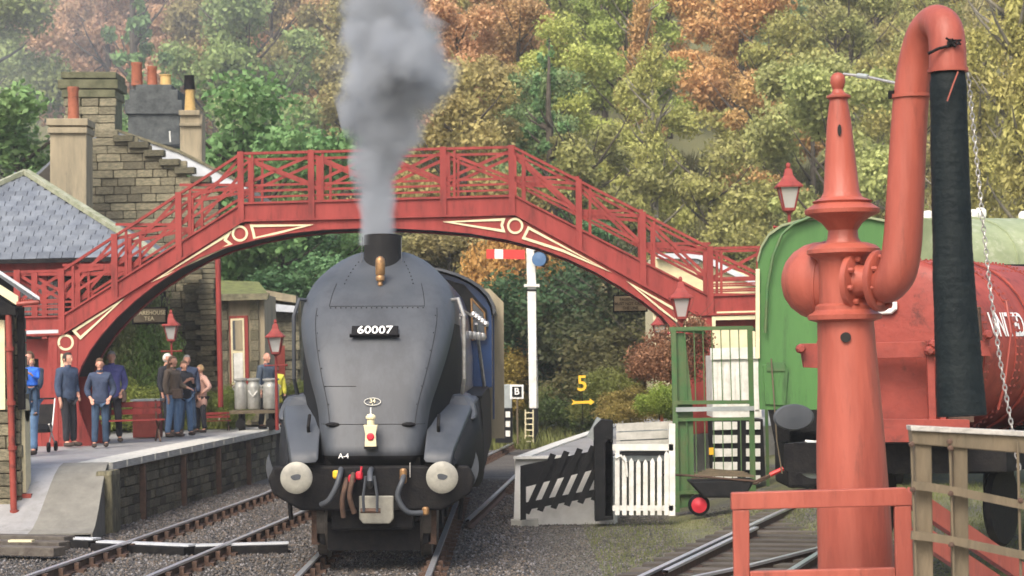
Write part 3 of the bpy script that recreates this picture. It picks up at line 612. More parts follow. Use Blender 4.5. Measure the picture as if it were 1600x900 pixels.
# front fairings over cylinders
for s in (-1, 1):
    yy = [.30, .5, .8, 1.2, 1.7, 2.2, 2.6]; zz = [1.20, 1.35, 1.53, 1.71, 1.86, 1.94, 1.97]; xi = [.64, .65, .66, .68, .71, .76, .84]; xo = [.97, 1.01, 1.07, 1.14, 1.20, 1.25, 1.27]
    rws = [[V((s*xi[i], yy[i]+.03, zz[i]+.05)), V((s*lerp(xi[i], xo[i], .08), yy[i], zz[i]+.012)), V((s*lerp(xi[i], xo[i], .5), yy[i], zz[i])), V((s*lerp(xi[i], xo[i], .92), yy[i], zz[i]-.01)), V((s*xo[i], yy[i]+.03, zz[i]-.04))] for i in range(7)]
    mb = MB(); mb.grid(rws); mb.build('front_fairing', M_nose, lo, local=True, smooth=50, solid=.012)
    mb = MB(); rws = []
    for i in range(7):
        zb = [1.16, 1.05, .93, .85, .82, .86, .95][i]; rws.append([V((s*xo[i], yy[i]+.03, zz[i]-.04)), V((s*(xo[i]+.05), yy[i]+.05, lerp(zz[i], zb, .5))), V((s*(xo[i]+.06), yy[i]+.08, zb))])
    mb.grid(rws); mb.build('side_skirt', M_black, lo, local=True, smooth=50, solid=.015)
    rws = [[V((s*(1.28), y, 1.95)), V((s*1.31, y, 1.7)), V((s*1.33, y, 1.0))] for y in (2.6, 5, 12.5)]
    mb = MB(); mb.grid(rws); mb.build('running_valance', M_black, lo, local=True, solid=.02)
    MB().box((s*1.14, 7.5, 1.95), (.34, 9.9, .03)).build('running_plate', M_black, lo, local=True)
    # cylinder hump
    mb = MB(); mb.prism([(s*.78, 1.5, 1.68), (s*.83, 1.75, 1.94), (s*.95, 1.9, 2.0), (s*1.14, 1.9, 1.99), (s*1.23, 1.75, 1.9), (s*1.27, 1.5, 1.68)], (0, 1.6, 0)); mb.build('cylinder_hump', M_nose, lo, local=True, bevel=.07)
    # crescent end of the casing
    mb = MB(); A = []; B = []
    for i in range(11):
        a = -math.pi/2*.95+i/10*math.pi*.62; A.append(V((s*(.92+.38*math.cos(a)), .62, 1.14+.40*math.sin(a)))); B.append(V((s*(.92+(.38-.12*math.sin(i/10*math.pi))*math.cos(a)), .60, 1.14+.40*math.sin(a))))
    mb.strip(A, B, (0, .05, 0)); mb.build('casing_lip', M_nose, lo, local=True)
    MB().prism([(s*.63, .62, 1.16), (s*1.0, .66, 1.12), (s*1.2, .8, .95), (s*.95, .8, .78), (s*.6, .6, .8)], (0, .6, 0)).build('frame_plate', M_soot, lo, local=True)
    MB().tube([(s*.80, .86, 1.52), (s*.80, .80, 1.62), (s*.80, .98, 1.76)], .022, 7).build('lamp_iron', M_soot, lo, local=True)
    # buffers
    Mx = Matrix.Rotation(math.radians(-90), 3, 'X')
    bf = MB().lathe((s*.87, 0, 1.04), [(.0, 0), (.10, .002), (.17, .014), (.192, .03), (.192, .05), (.05, .075), (.05, .2)], 32, Mx).build('buffer', M_buf, lo, local=True, smooth=40)
    MB().lathe((s*.87, .18, 1.04), [(.09, 0), (.10, .02), (.12, .3), (.16, .33), (.16, .36)], 20, Mx).build('buffer_housing', M_soot, bf, local=True, smooth=40)
    sm_ = MB(); sm_.prism([(s*.87+.06*math.cos(a)*(1+.12*math.sin(3*a+s)), -.004, 1.05+.038*math.sin(a)*(1+.15*math.cos(2*a+s))) for a in [k*math.pi/12 for k in range(24)]], (0, .004, 0)); sm_.build('grease_patch', M_nose, bf, local=True)
    # long handrail pipe
    MB().tube([(s*.86, 2.1, 3.20), (s*1.02, 1.9, 3.22), (s*1.09, 1.9, 3.0), (s*1.09, 1.95, 2.2), (s*1.06, 2.1, 1.98)], .026, 8).build('handrail', M_steel if s > 0 else M_nose, lo, local=True)
    MB().tube([(s*1.02, 3.0, 3.12), (s*1.07, 10.4, 3.12)], .018, 6).build('handrail', M_steel, lo, local=True)
    # bogie wheels
    for y in (1.35, 3.25):
        wl = MB().lathe((s*.665, y, .485), [(.1, -.05), (.40, -.04), (.485, -.04), (.485, .06), (.51, .065), (.51, .095), (.40, .09), (.1, .09)], 32, Matrix.Rotation(math.radians(-90*s), 3, 'Y')).build('bogie_wheel', [mat('oily wheel', (.10, .085, .07, 1), .5, .3, 6, .2, col2=(.04, .035, .03, 1))], lo, local=True, smooth=30)
    for y in (5.5, 7.7, 9.9):
        MB().lathe((s*.665, y, 1.0), [(.1, -.05), (.9, -.04), (1.0, -.04), (1.0, .06), (1.03, .09), (.9, .09), (.1, .09)], 40, Matrix.Rotation(math.radians(-90*s), 3, 'Y')).build('driving_wheel', M_black, lo, local=True, smooth=30)
    MB().box((s*.72, .95, .42), (.10, .1, .5)).build('guard_iron', M_rust, lo, local=True)
    MB().prism([(s*.60, .9, .62), (s*.70, .9, .62), (s*.70, .9, .20), (s*.60, .9, .16)], (0, .05, 0)).build('sand_pipe', M_soot, lo, local=True)
    MB().tube([(s*1.08, 1.2, .8), (s*1.05, 1.2, .45)], .03, 7).build('drain_pipe', M_soot, lo, local=True)
MB().prism([(-1.18, .44, 1.16), (1.18, .44, 1.16), (1.26, .44, 1.0), (1.2, .44, .82), (1.0, .44, .70), (.85, .44, .62), (-.85, .44, .62), (-1.0, .44, .70), (-1.2, .44, .82), (-1.26, .44, 1.0)], (0, .12, 0)).build('buffer_beam', M_soot, lo, local=True, bevel=.03)
MB().prism([(-.58, .58, 1.25), (.58, .58, 1.25), (.62, .9, .5), (-.62, .9, .5)], (0, .2, 0)).build('front_plate', M_soot, lo, local=True)
MB().box((0, 2.2, .62), (1.0, 3.2, .5)).build('bogie_frame', M_soot, lo, local=True, bevel=.03)
MB().prism([(-.57, .85, .45), (.57, .85, .45), (.57, .85, .10), (-.57, .85, .10)], (0, .10, 0)).build('guard_board', M_soot, lo, local=True)
MB().box((0, 7, .9), (1.2, 9, .8)).build('frame', M_soot, lo, local=True)
# coupling, hoses, steam plate
pts = [(-.21, .40, .80), (.21, .40, .80), (.21, .42, .52), (.16, .42, .46), (-.16, .42, .46), (-.21, .42, .52)]
pts = [(x-.0+.0, y, z) for x, y, z in pts]; MB().prism([(x+.06, y, z) for x, y, z in pts], (0, .03, 0)).build('coupling_plate', M_buf, lo, local=True, bevel=.015)
cp = MB(); cp.tube([(.0, .42, 1.12), (0, .2, 1.10), (0, .14, 1.0), (0, .22, .93), (0, .4, .95)], .035, 8); hk = cp.build('coupling_hook', M_nose, lo, local=True, smooth=50)
for s in (-1, 1): MB().tube([(s*.05, .17, 1.05), (s*.085, .2, .8), (s*.08, .24, .62)], .018, 7).build('shackle', M_nose, hk, local=True)
MB().tube([(-.12, .26, .63), (.12, .26, .63)], .03, 8).build('coupling_screw', M_rust, hk, local=True)
def hose(pts, r, m, nm='hose', **k):
    P_ = [V(p) for p in pts]; o = []
    for i in range(len(P_)-1):
        a, b = P_[i], P_[i+1]; ta = (b-P_[max(i-1, 0)])*.5; tb = (P_[min(i+2, len(P_)-1)]-a)*.5
        for j in range(6):
            t = j/6; o.append((2*t**3-3*t*t+1)*a+(t**3-2*t*t+t)*ta+(-2*t**3+3*t*t)*b+(t**3-t*t)*tb)
    o.append(P_[-1]); return MB().tube(o, r, 9).build(nm, m, lo, local=True, smooth=60, **k)
hose([(-.37, .42, 1.12), (-.37, .26, 1.06), (-.41, .22, .92), (-.5, .24, .76), (-.60, .3, .70)], .035, M_nose)
hose([(-.30, .40, 1.0), (-.30, .25, .94), (-.34, .24, .75), (-.33, .3, .55)], .032, M_rust)
hose([(-.22, .40, 1.06), (-.22, .25, 1.0), (-.25, .24, .8), (-.2, .3, .6)], .032, M_rust)
hose([(.40, .40, 1.06), (.38, .24, .98), (.33, .22, .80), (.44, .24, .62), (.62, .3, .60)], .034, M_nose, label='grey brake hose curving across the right side')
for c, m in (((-.42, .36, 1.06), M_yellow), ((-.14, .33, 1.05), M_redwheel), ((-.23, .33, 1.01), M_redwheel), ((.39, .36, 1.08), M_brass), ((.39, .34, 1.0), M_brass), ((.66, .32, .62), M_brass)):
    MB().lathe(c, [(.03, -.05), (.045, -.03), (.045, .03), (.03, .05)], 10).build('hose_valve', m, lo, local=True)
MB().tube([(-.13, .3, 1.03), (-.11, .3, 1.16)], .014, 6).build('valve_handle', M_redwheel, lo, local=True)
MB().tube([(.47, .4, 1.02), (.47, .4, 1.2)], .008, 6).build('valve_handle', M_steel, lo, local=True)
# cab
cb = MB()
arc = [(-1.36, 1.95), (-1.36, 3.15)]+[(-1.36*math.cos(a)*1.0, 3.15+.78*math.sin(a)) for a in [math.pi*k/16 for k in range(1, 16)]]+[(1.36, 3.15), (1.36, 1.95)]
cb.prism([(x, 10.7, z) for x, z in arc], (0, 2.3, 0)); cab = cb.build('cab', M_blue, lo, local=True, smooth=30)
arc2 = [(x*1.02, z+.03) for x, z in arc[1:-1]]; cb = MB(); cb.strip([V((x, 10.5, z)) for x, z in arc2], [V((x*1.03, 10.5, z+.04)) for x, z in arc2], (0, 3.2, 0)); cb.build('cab_roof', M_nose, cab, local=True, smooth=40)
MB().prism([(-1.30, 10.66, 2.95), (1.30, 10.66, 2.95), (1.28, 10.66, 3.25), (.9, 10.66, 3.68), (.3, 10.66, 3.86), (-.3, 10.66, 3.86), (-.9, 10.66, 3.68), (-1.28, 10.66, 3.25)], (0, .03, 0)).build('cab_front', M_black, cab, local=True)
for s in (-1, 1):
    wf = MB(); P4 = [V((s*1.02, 10.6, 3.45)), V((s*1.24, 10.6, 3.2)), V((s*1.26, 10.6, 2.78)), V((s*1.04, 10.6, 2.74))]; wf.tube(P4+[P4[0]], .018, 6); wf = wf.build('cab_window_frame', M_brass, cab, local=True)
    MB().prism(P4, (0, .01, 0)).build('cab_window', M_glass, wf, local=True)
    MB().box((s*1.37, 13.1, 2.3), (.03, .5, 1.9)).build('handrail_panel', M_blue, cab, local=True)
    MB().tube([(s*1.12, 9.2, 3.0), (s*1.24, 10.2, 1.98)], .03, 6).build('stay_rod', M_steel, lo, local=True)
vl = MB()
for i in range(5): vl.lathe((1.08+.05*i, 9.4-.1*i, 3.15-.04*i), [(.04, -.04), (.06, 0), (.04, .05)], 10)
for i in range(4): vl.lathe((1.02+.07*i, 9.0, 2.82-.01*i), [(.04, -.06), (.06, 0), (.04, .06)], 10)
vl.build('valve_cluster', M_steel, lo, local=True, smooth=40)
# safety valves on top
# tender
td = MB().prism([(-1.36, 13.7, 1.15), (1.36, 13.7, 1.15), (1.36, 13.7, 3.35), (1.15, 13.7, 3.62), (-1.15, 13.7, 3.62), (-1.36, 13.7, 3.35)], (0, 7.6, 0)).build('tender', [M_blue], lo, local=True, bevel=.03)
MB().prism([(1.12, 13.60, .98), (1.56, 13.60, .98), (1.55, 13.60, 3.45), (1.30, 13.60, 3.70), (1.12, 13.6, 3.70)], (0, .1, 0)).build('tender_front_sheet', M_render, td, local=True, label='dusty grey front edge of the tender')
MB().prism([(-1.12, 13.60, 1.15), (-1.42, 13.60, 1.15), (-1.42, 13.60, 3.45), (-1.25, 13.60, 3.66), (-1.12, 13.6, 3.66)], (0, .1, 0)).build('tender_front_sheet', M_render, td, local=True)
MB().box((0, 17, .8), (2.2, 7, .7)).build('tender_frame', M_soot, td, local=True)
for y in (14.8, 16.6, 18.4, 20.2):
    for s in (-1, 1): MB().lathe((s*.665, y, .62), [(.1, -.05), (.62, -.04), (.62, .06), (.1, .09)], 24, Matrix.Rotation(math.radians(-90*s), 3, 'Y')).build('tender_wheel', M_soot, td, local=True)

# ------------------------------------------------------------------ footbridge
YB = 42.0; DY = 1.35
br = thing('footbridge', 'red arched iron footbridge with lattice railings spanning the tracks', 'footbridge', tuple(P(105, 700, YB)))
def B(px, py, dy=0): p = P(px, py, YB); p.y += dy; p.x += dy*.03; return p
def poly(tab, n=8):
    o = []
    for (a, b), (c, d) in zip(tab, tab[1:]):
        for i in range(n): o.append((lerp(a, c, i/n), lerp(b, d, i/n)))
    return o+[tab[-1]]
hand = [(26, 425), (97, 423), (377, 240), (802, 230), (1110, 388), (1198, 386)]
top = [(26, 496), (97, 494), (378, 318), (805, 306), (1108, 462), (1198, 459)]
mid = [(26, 524), (97, 522), (380, 345), (805, 335), (1090, 492), (1198, 489)]
arch = [(120, 590), (127, 572), (140, 548), (158, 523), (182, 496), (210, 470), (240, 446), (275, 423), (312, 402), (350, 387), (400, 374), (450, 364), (505, 358), (560, 356), (620, 356), (680, 359), (735, 364), (790, 373), (840, 386), (888, 404), (930, 424), (970, 447), (1005, 470), (1035, 494), (1055, 518), (1064, 550)]
def yat(tab, x): return interp(tab, x)
for side, dy in ((0, 0.0), (1, DY)):
    g1 = MB()
    xsn = [120]+[a for a, _ in arch[1:]]
    A = [B(x, y, dy) for x, y in arch]; Bm = [B(x, yat(mid, x), dy) for x, _ in arch]
    g1.strip(Bm, A, (0, .045, 0)); g1.build('arch_web', M_red, br)
    g2 = MB(); xx = [26, 97]+[97+i*(378-97)/8 for i in range(1, 9)]+[378+i*(805-378)/8 for i in range(1, 9)]+[805+i*(1099-805)/8 for i in range(1, 9)]+[1198]
    g2.strip([B(x, yat(top, x), dy-.01) for x in xx], [B(x, yat(mid, x)+.6, dy-.01) for x in xx], (0, .045, 0)); g2.build('deck_plate', M_red, br)
    fl = MB()
    for tabl, wd, hh in ((arch, .16, .03), (mid, .14, .04), (top, .12, .035), (hand, .09, .05)):
        pt = [B(a, b, dy+.01) for a, b in tabl]
        m_ = MB()
        for a, b in zip(pt, pt[1:]): m_.beam(a, b+(b-a).normalized()*.01, wd, hh)
        m_.build('handrail' if tabl is hand else 'flange', M_red, br)
    # legs
    for pts in ([(76, 524), (122, 524), (120, 590), (124, 640), (146, 699), (72, 704)], [(1066, 490), (1112, 489), (1114, 560), (1122, 676), (1050, 680), (1066, 600), (1062, 530)]):
        MB().prism([B(a, b, dy-.015) for a, b in pts], (0, .06, 0)).build('leg_plate', M_red, br)
    # posts
    posts = [(28, 0), (97, 0), (180, 0), (280, 0), (377, 0), (487, 0), (693, 0), (800, 0), (905, 0), (1005, 0), (1110, 0), (1196, 0)]
    for x, _ in posts:
        y0 = yat(hand, x); y1 = yat(mid, x)+1
        MB().beam(B(x-1, y0-3, dy-.03), B(x, y1, dy-.03), .12, .05, (0, 1, 0)).build('post', M_red, br)
        if 90 < x < 1120:
            MB().beam(B(x+17, yat(hand, x+17)+2, dy+.0), B(x+17, yat(top, x+17), dy), .05, .04, (0, 1, 0)).build('post', M_red, br)
    # lattice
    px = [p for p, _ in posts]+[]
    px = sorted(px+[590])
    for a, b in zip(px, px[1:]):
        ha, hb = yat(hand, a), yat(hand, b); ta, tb = yat(top, a), yat(top, b)
        flat = abs((hb-ha)/(b-a)) < .12
        ma, mb_ = (lerp(ha, ta, .64), lerp(hb, tb, .64))
        MB().beam(B(a, ha+4, dy+.012), B(b, mb_, dy+.012), .012, .06, (0, 0, 1)).build('brace', M_red, br)
        MB().beam(B(a, ma, dy+.03), B(b, hb+4, dy+.03), .012, .06, (0, 0, 1)).build('brace', M_red, br)
        if flat:
            for k in (.64, .76, .88):
                MB().beam(B(a, lerp(ha, ta, k), dy+.02), B(b, lerp(hb, tb, k), dy+.02), .02, .045 if k < .7 else .03).build('rail', M_red, br)
        else:
            MB().beam(B(a, ma, dy+.02), B(b, mb_, dy+.02), .02, .05).build('rail', M_red, br)
            lo_, hi_ = (a, b) if ha > hb else (b, a)
            hx, lx = (a, b) if ha < hb else (b, a)
            MB().beam(B(hx, lerp(yat(hand, hx), yat(top, hx), .62), dy+.03), B(lx, lerp(yat(hand, hx), yat(top, hx), .62), dy+.03), .02, .05).build('rail', M_red, br)
# deck and soffit
dk = MB()
for a, b in zip(mid, mid[1:]):
    p, r = B(a[0], a[1]-5, .05), B(b[0], b[1]-5, .05); dk.prism([p, r, r+V((DY*.03, DY-.08, 0)), p+V((DY*.03, DY-.08, 0))], (0, 0, .04))
dk.build('deck', M_wood, br)
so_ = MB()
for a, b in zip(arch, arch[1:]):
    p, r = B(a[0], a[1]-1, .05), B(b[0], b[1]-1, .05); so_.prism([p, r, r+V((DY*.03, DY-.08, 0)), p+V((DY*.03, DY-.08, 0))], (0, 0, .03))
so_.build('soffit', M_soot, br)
for x in (97, 1110):
    for dd in (0.05, DY-.1): MB().beam(B(x-14, 530, dd), B(x-12, 700 if x < 500 else 676, dd), .16, .16).build('leg', M_red, br)
MB().prism([B(26, 517, -.04), B(98, 515, -.04), B(98, 521, -.04), B(26, 523, -.04)], (0, .03, 0)).build('moulding', M_lead, br)
MB().prism([B(1120, 487, -.04), B(1198, 485, -.04), B(1198, 491, -.04), B(1120, 493, -.04)], (0, .03, 0)).build('moulding', M_cream, br)
# left landing: arched panel
lp = MB(); lp.prism([B(26, 530, .3), B(76, 529, .3), B(76, 560, .3), B(26, 561, .3)], (0, .05, 0)); lp.prism([B(54, 560, .3), B(78, 560, .3), B(78, 700, .3), B(60, 700, .3)], (0, .05, 0)); lp.prism([B(22, 590, .3), B(54, 600, .3), B(60, 704, .3), B(22, 704, .3)], (0, .05, 0)); lp.build('landing_panel', M_red, br)
MB().prism([B(28, 562, .5), B(54, 562, .5), B(54, 600, .5), B(28, 600, .5)], (0, .05, 0)).build('opening_shade', M_dark, br)  # dark sheet paints the shade under the landing
rp2 = MB(); rp2.prism([B(1120, 500, .3), B(1198, 498, .3), B(1198, 512, .3), B(1120, 514, .3)], (0, .05, 0)); rp2.prism([B(1120, 560, .3), B(1198, 540, .3), B(1198, 560, .3), B(1120, 580, .3)], (0, .05, 0)); rp2.build('landing_panel', M_red, br)
# cream lining
def line(pts, w=.05, closed=True):
    mb = MB(); q_ = [B(a, b, -.022) for a, b in pts]; n_ = len(q_); I = []; O = []
    for i in range(n_):
        a, b, c = q_[i-1], q_[i], q_[(i+1) % n_]; d1 = (b-a); d2 = (c-b); d1.y = d2.y = 0; d1.normalize(); d2.normalize()
        n1 = V((-d1.z, 0, d1.x)); n2 = V((-d2.z, 0, d2.x)); m_ = (n1+n2).normalized(); k_ = w/2/max(.22, m_.dot(n1)); O.append(b+m_*k_); I.append(b-m_*k_)
    for i in range(n_):
        j = (i+1) % n_; mb.add([I[i], I[j], O[j], O[i]]+[p+V((0, .012, 0)) for p in (I[i], I[j], O[j], O[i])], [(0, 1, 2, 3), (4, 7, 6, 5), (0, 4, 5, 1), (2, 6, 7, 3)])
    mb.build('cream_lining', M_cream, br)
def ring(cx, cy, r): line([(cx+r*math.cos(a), cy+r*math.sin(a)) for a in [k*math.pi/10 for k in range(20)]], .042)
ring(375, 365, 11); ring(805, 353, 11); ring(103, 535, 11); ring(1082, 508, 12)
line([(393, 353), (482, 352), (398, 373), (396, 363)]); line([(700, 347), (787, 343), (784, 352), (787, 361)])
line([(357, 366), (352, 375), (361, 382), (244, 437)]); line([(116, 517), (126, 528), (188, 471)])
line([(826, 356), (818, 372), (880, 392), (948, 422)]); line([(986, 444), (1052, 482), (1060, 484), (1056, 502)])
line([(97, 555), (106, 556), (97, 580)]); line([(1072, 531), (1086, 527), (1084, 556)])
rvb = MB()
for x in range(384, 800, 9): rvb.box(B(x, yat(mid, x)+5, -.01), (.025, .02, .025))
for x in range(100, 376, 8): rvb.box(B(x, yat(mid, x)+6, -.01), (.025, .02, .025))
for x in range(812, 1090, 8): rvb.box(B(x, yat(mid, x)+6, -.01), (.025, .02, .025))
for y in range(540, 700, 9):
    for x in (82, 94, 110): rvb.box(B(x, y, -.03), (.025, .02, .025))
rvb.build('rivet_row', M_red, br, kind='stuff')

# ------------------------------------------------------------------ water crane in the foreground
YC = 12.0
wc_ = thing('water_crane', 'tall red oxide water crane with swan-neck pipe and black hose', 'water crane', tuple(P(1333, 990, YC)))
def cl(prof, name, m=M_redd, par=wc_, x0=1333, n=48):
    """profile of (halfwidth_px, y_px, x_px)"""
    mb = MB(); rows = []
    for r, y, x in prof:
        c = P(x, y, YC); rr = r/FPX*YC; rows.append([c+V((rr*math.cos(2*math.pi*j/n), rr*math.sin(2*math.pi*j/n), 0)) for j in range(n+1)])
    mb.grid(rows); return mb.build(name, m, par, smooth=35)
cl([(60, 1010, 1341), (59, 900, 1338), (57, 800, 1334), (53, 690, 1329), (48, 600, 1326), (45, 540, 1323), (44, 502, 1321)], 'column')
cl([(44, 503, 1321), (57, 499, 1320), (58, 492, 1320), (50, 488, 1320), (46, 484, 1320), (46, 478, 1320), (40, 474, 1320), (39, 440, 1319), (39, 410, 1318), (42, 405, 1318), (50, 400, 1318), (57, 396, 1318), (57, 390, 1318), (50, 384, 1318), (38, 380, 1318)], 'valve_head')
cl([(30, 382, 1318), (24, 372, 1317), (23, 360, 1317), (32, 348, 1316), (44, 340, 1316), (58, 334, 1316), (59, 328, 1316), (50, 322, 1316), (44, 318, 1316)], 'collar')
cl([(44, 318, 1316), (47, 315, 1316), (33, 309, 1315), (28, 300, 1315), (24, 250, 1313), (19, 190, 1311), (14, 156, 1310)], 'spire')
cl([(14, 156, 1310), (19, 153, 1310), (19, 150, 1310), (11, 146, 1310), (8, 140, 1309), (10, 135, 1309), (12, 128, 1309), (11, 120, 1309), (7, 115, 1309), (1, 113, 1309)], 'finial')
o = MB().prism([P(1312+6*math.cos(a)*.5, 203+9*math.sin(a), YC-.085) for a in [k*math.pi/6 for k in range(12)]], (0, .03, 0)).build('slot_shade', M_dark, wc_)  # near-black plate on the spire, recess shade put into its colour
o = MB().prism([P(1322+8*math.cos(a), 527+8*math.sin(a), YC-.172) for a in [k*math.pi/9 for k in range(18)]], (0, .03, 0)).build('hole_shade', M_dark, wc_)  # near-black disc on the column, recess shade put into its colour
# air vessel behind the head
ax = (P(1325, 440, YC+.2)-P(1226, 436, YC+.36)).normalized(); qz = ax.to_track_quat('Z', 'Y').to_matrix()
c0 = P(1224, 437, YC+.36)
MB().lathe(c0, [(.0, 0), (.07, .010), (.12, .032), (.165, .07), (.20, .125), (.218, .18), (.224, .24), (.222, .36)], 40, qz).build('air_vessel', M_redd, wc_, smooth=50)
MB().lathe(c0, [(.20, .22), (.228, .235), (.228, .25), (.2, .265)], 40, qz).build('vessel_band', M_redd, wc_, smooth=30)
# flanges
fd = (P(1372, 443, YC-.10)-P(1318, 440, YC-.08)); f0 = P(1318, 440, YC-.05); fdir = V((.78, -.60, -.02)).normalized(); qf = fdir.to_track_quat('Z', 'Y').to_matrix()
s12 = YC/FPX
fg = MB().lathe(f0+fdir*.06, [(.02, 0), (.16, .0), (.16, .03), (.155, .034), (.095, .04), (.085, .07), (.085, .16)], 40, qf).build('branch_flange', M_redd, wc_, smooth=35)
fc = f0+fdir*.205
MB().lathe(fc, [(.02, 0), (.165, .0), (.168, .005), (.168, .03), (.16, .036), (.10, .04)], 40, qf).build('pipe_flange', M_redd, wc_, smooth=35)
bo = MB()
for k in range(8):
    for base, off in ((f0+fdir*.10, .125), (fc+fdir*.045, .135)):
        a = k*math.pi/4+.3; v = qf @ V((off*math.cos(a), off*math.sin(a), 0)); MB().lathe(base+v, [(.016, -.01), (.016, .02), (.01, .024)], 6, qf).build('bolt', M_redd, wc_)
# swan neck
ctl = [(fc, 35), (fc+fdir*.06, 35)]
sp = [fc, fc+fdir*.05, P(1386, 445, YC-.27), P(1402, 424, YC-.32), P(1410, 380, YC-.33), P(1415, 300, YC-.33), P(1419, 220, YC-.33), P(1424, 150, YC-.34), P(1432, 95, YC-.36), P(1443, 56, YC-.42), P(1457, 38, YC-.50), P(1467, 36, YC-.58), P(1476, 46, YC-.66), P(1480, 70, YC-.69), P(1481, 110, YC-.70)]
rad = [.095, .095, .10, .105, .104, .101, .098, .096, .095, .094, .094, .094, .095, .096, .098]
o_ = []; rr_ = []
for i in range(len(sp)-1):
    a, b = sp[i], sp[i+1]; ta = (b-sp[max(i-1, 0)])*.5; tb = (sp[min(i+2, len(sp)-1)]-a)*.5
    for j in range(5):
        t = j/5; o_.append((2*t**3-3*t*t+1)*a+(t**3-2*t*t+t)*ta+(-2*t**3+3*t*t)*b+(t**3-t*t)*tb); rr_.append(lerp(rad[i], rad[i+1], t))
o_.append(sp[-1]); rr_.append(rad[-1])
MB().tube(o_, rr_, 36).build('swan_neck_pipe', M_redd, wc_, smooth=50)
def bandat(p, d, r, name, m=M_redd, h=.02, ex=.012):
    qq = V(d).normalized().to_track_quat('Z', 'Y').to_matrix(); return MB().lathe(p, [(r*.9, -h/2), (r+ex, -h/2), (r+ex, h/2), (r*.9, h/2)], 36, qq).build(name, m, wc_, smooth=30)
bandat(P(1424, 150, YC-.34), (0, 0, 1), .096, 'pipe_joint'); bandat(P(1481, 110, YC-.70), (0, 0, 1), .098, 'pipe_rim', ex=.008)
MB().tube([P(1450, 84, YC-.79), P(1466, 76, YC-.80), P(1482, 72, YC-.80), P(1498, 70, YC-.76)], .008, 6).build('wire', M_soot, wc_)
kn = MB(); 
for i in range(14): kn.tube([P(1487+random.uniform(-8, 8), 66+random.uniform(-5, 5), YC-.80), P(1489+random.uniform(-14, 14), 66+random.uniform(-8, 8), YC-.81)], .006, 5)
kn.build('wire_knot', M_soot, wc_)
MB().box(P(1394, 148, YC-.33), (.035, .05, .04)).build('lug', M_soot, wc_)
MB().tube([P(1318, 116, YC), P(1350, 119, YC-.1), P(1404, 131, YC-.3)], .008, 8).build('tie_rod', M_steel, wc_)
MB().tube([P(1340, 118, YC-.08), P(1356, 120, YC-.13)], .014, 8).build('turnbuckle', M_corr, wc_)
# hose: ribbed
hp = []; hr = []; N_ = 150
for i in range(N_+1):
    t = i/N_; x = interp([(0, 1481), (.25, 1484), (.6, 1490), (1, 1503)], t)+0*t; y = lerp(112, 650, t)
    hp.append(P(x, y, YC-.70-.12*t)); hr.append(interp([(0, .096), (.04, .104), (.5, .112), (.75, .125), (1, .138)], t)*(1+.006*math.sin(i*1.75)+.008*math.sin(i*.23))*.91)
MB().tube(hp, hr, 32).build('hose', M_hose, wc_, smooth=70)
MB().tube([P(1497, 112, YC-.83), P(1490, 130, YC-.835), P(1480, 158, YC-.835)], .004, 5).build('string', M_redd, wc_)
# chain
chn = thing('chain', 'pale hanging chain beside the black hose of the water crane', 'chain', tuple(P(1590, 720, YC-.5)))
cpts = dens([P(1513, 120, YC-.55), P(1524, 230, YC-.55), P(1534, 330, YC-.55), P(1547, 450, YC-.55), P(1562, 560, YC-.55), P(1592, 730, YC-.55)], 14); cm_ = MB(); tot = 0
L_ = 0; acc = 0; alt = 0
for a, b in zip(cpts, cpts[1:]):
    seg = (b-a).length; d = (b-a).normalized()
    while acc < L_+seg:
        p = a+d*(acc-L_); acc += .030; alt ^= 1; x = d.cross(V((0, 1, 0))).normalized(); y = d.cross(x)
        if alt: x, y = y, x
        cm_.tube([p+d*(.020*math.cos(k*math.pi/4))+x*(.010*math.sin(k*math.pi/4)) for k in range(9)], .0035, 5, False)
    L_ += seg
cm_.build('chain_link', M_steel, chn, kind='stuff')
MB().tube([P(1497, 70, YC-.7), P(1513, 122, YC-.55)], .006, 5).build('hook', M_steel, chn)
# red guard rail
YG = 11.4
gr = thing('guard_rail', 'red painted steel guard frame round the foot of the water crane', 'guard rail', tuple(P(1290, 1010, YG)))
def gq(pts, nm, d=.05, Y=YG, m=M_redd, bev=.006, par=gr): return MB().prism([P(a, b, Y) for a, b in pts], (0, d, 0)).build(nm, m, par, bevel=bev)
gq([(1143, 770), (1415, 762), (1424, 772), (1426, 790), (1143, 797)], 'top_bar', .06)
gq([(1145, 797), (1171, 797), (1172, 1010), (1149, 1010)], 'post', .045, YG+.005)
gq([(1398, 791), (1424, 790), (1432, 1010), (1402, 1010)], 'post', .045, YG+.005)
gq([(1172, 893), (1399, 887), (1400, 905), (1172, 912)], 'bottom_bar', .045, YG+.006)
MB().beam(P(1420, 775, YG+.1), P(1640, 925, YG+.9), .05, .10).build('side_bar', M_redd, gr)
MB().beam(P(1430, 830, YG+.1), P(1640, 970, YG+.9), .05, .10).build('side_bar', M_redd, gr)
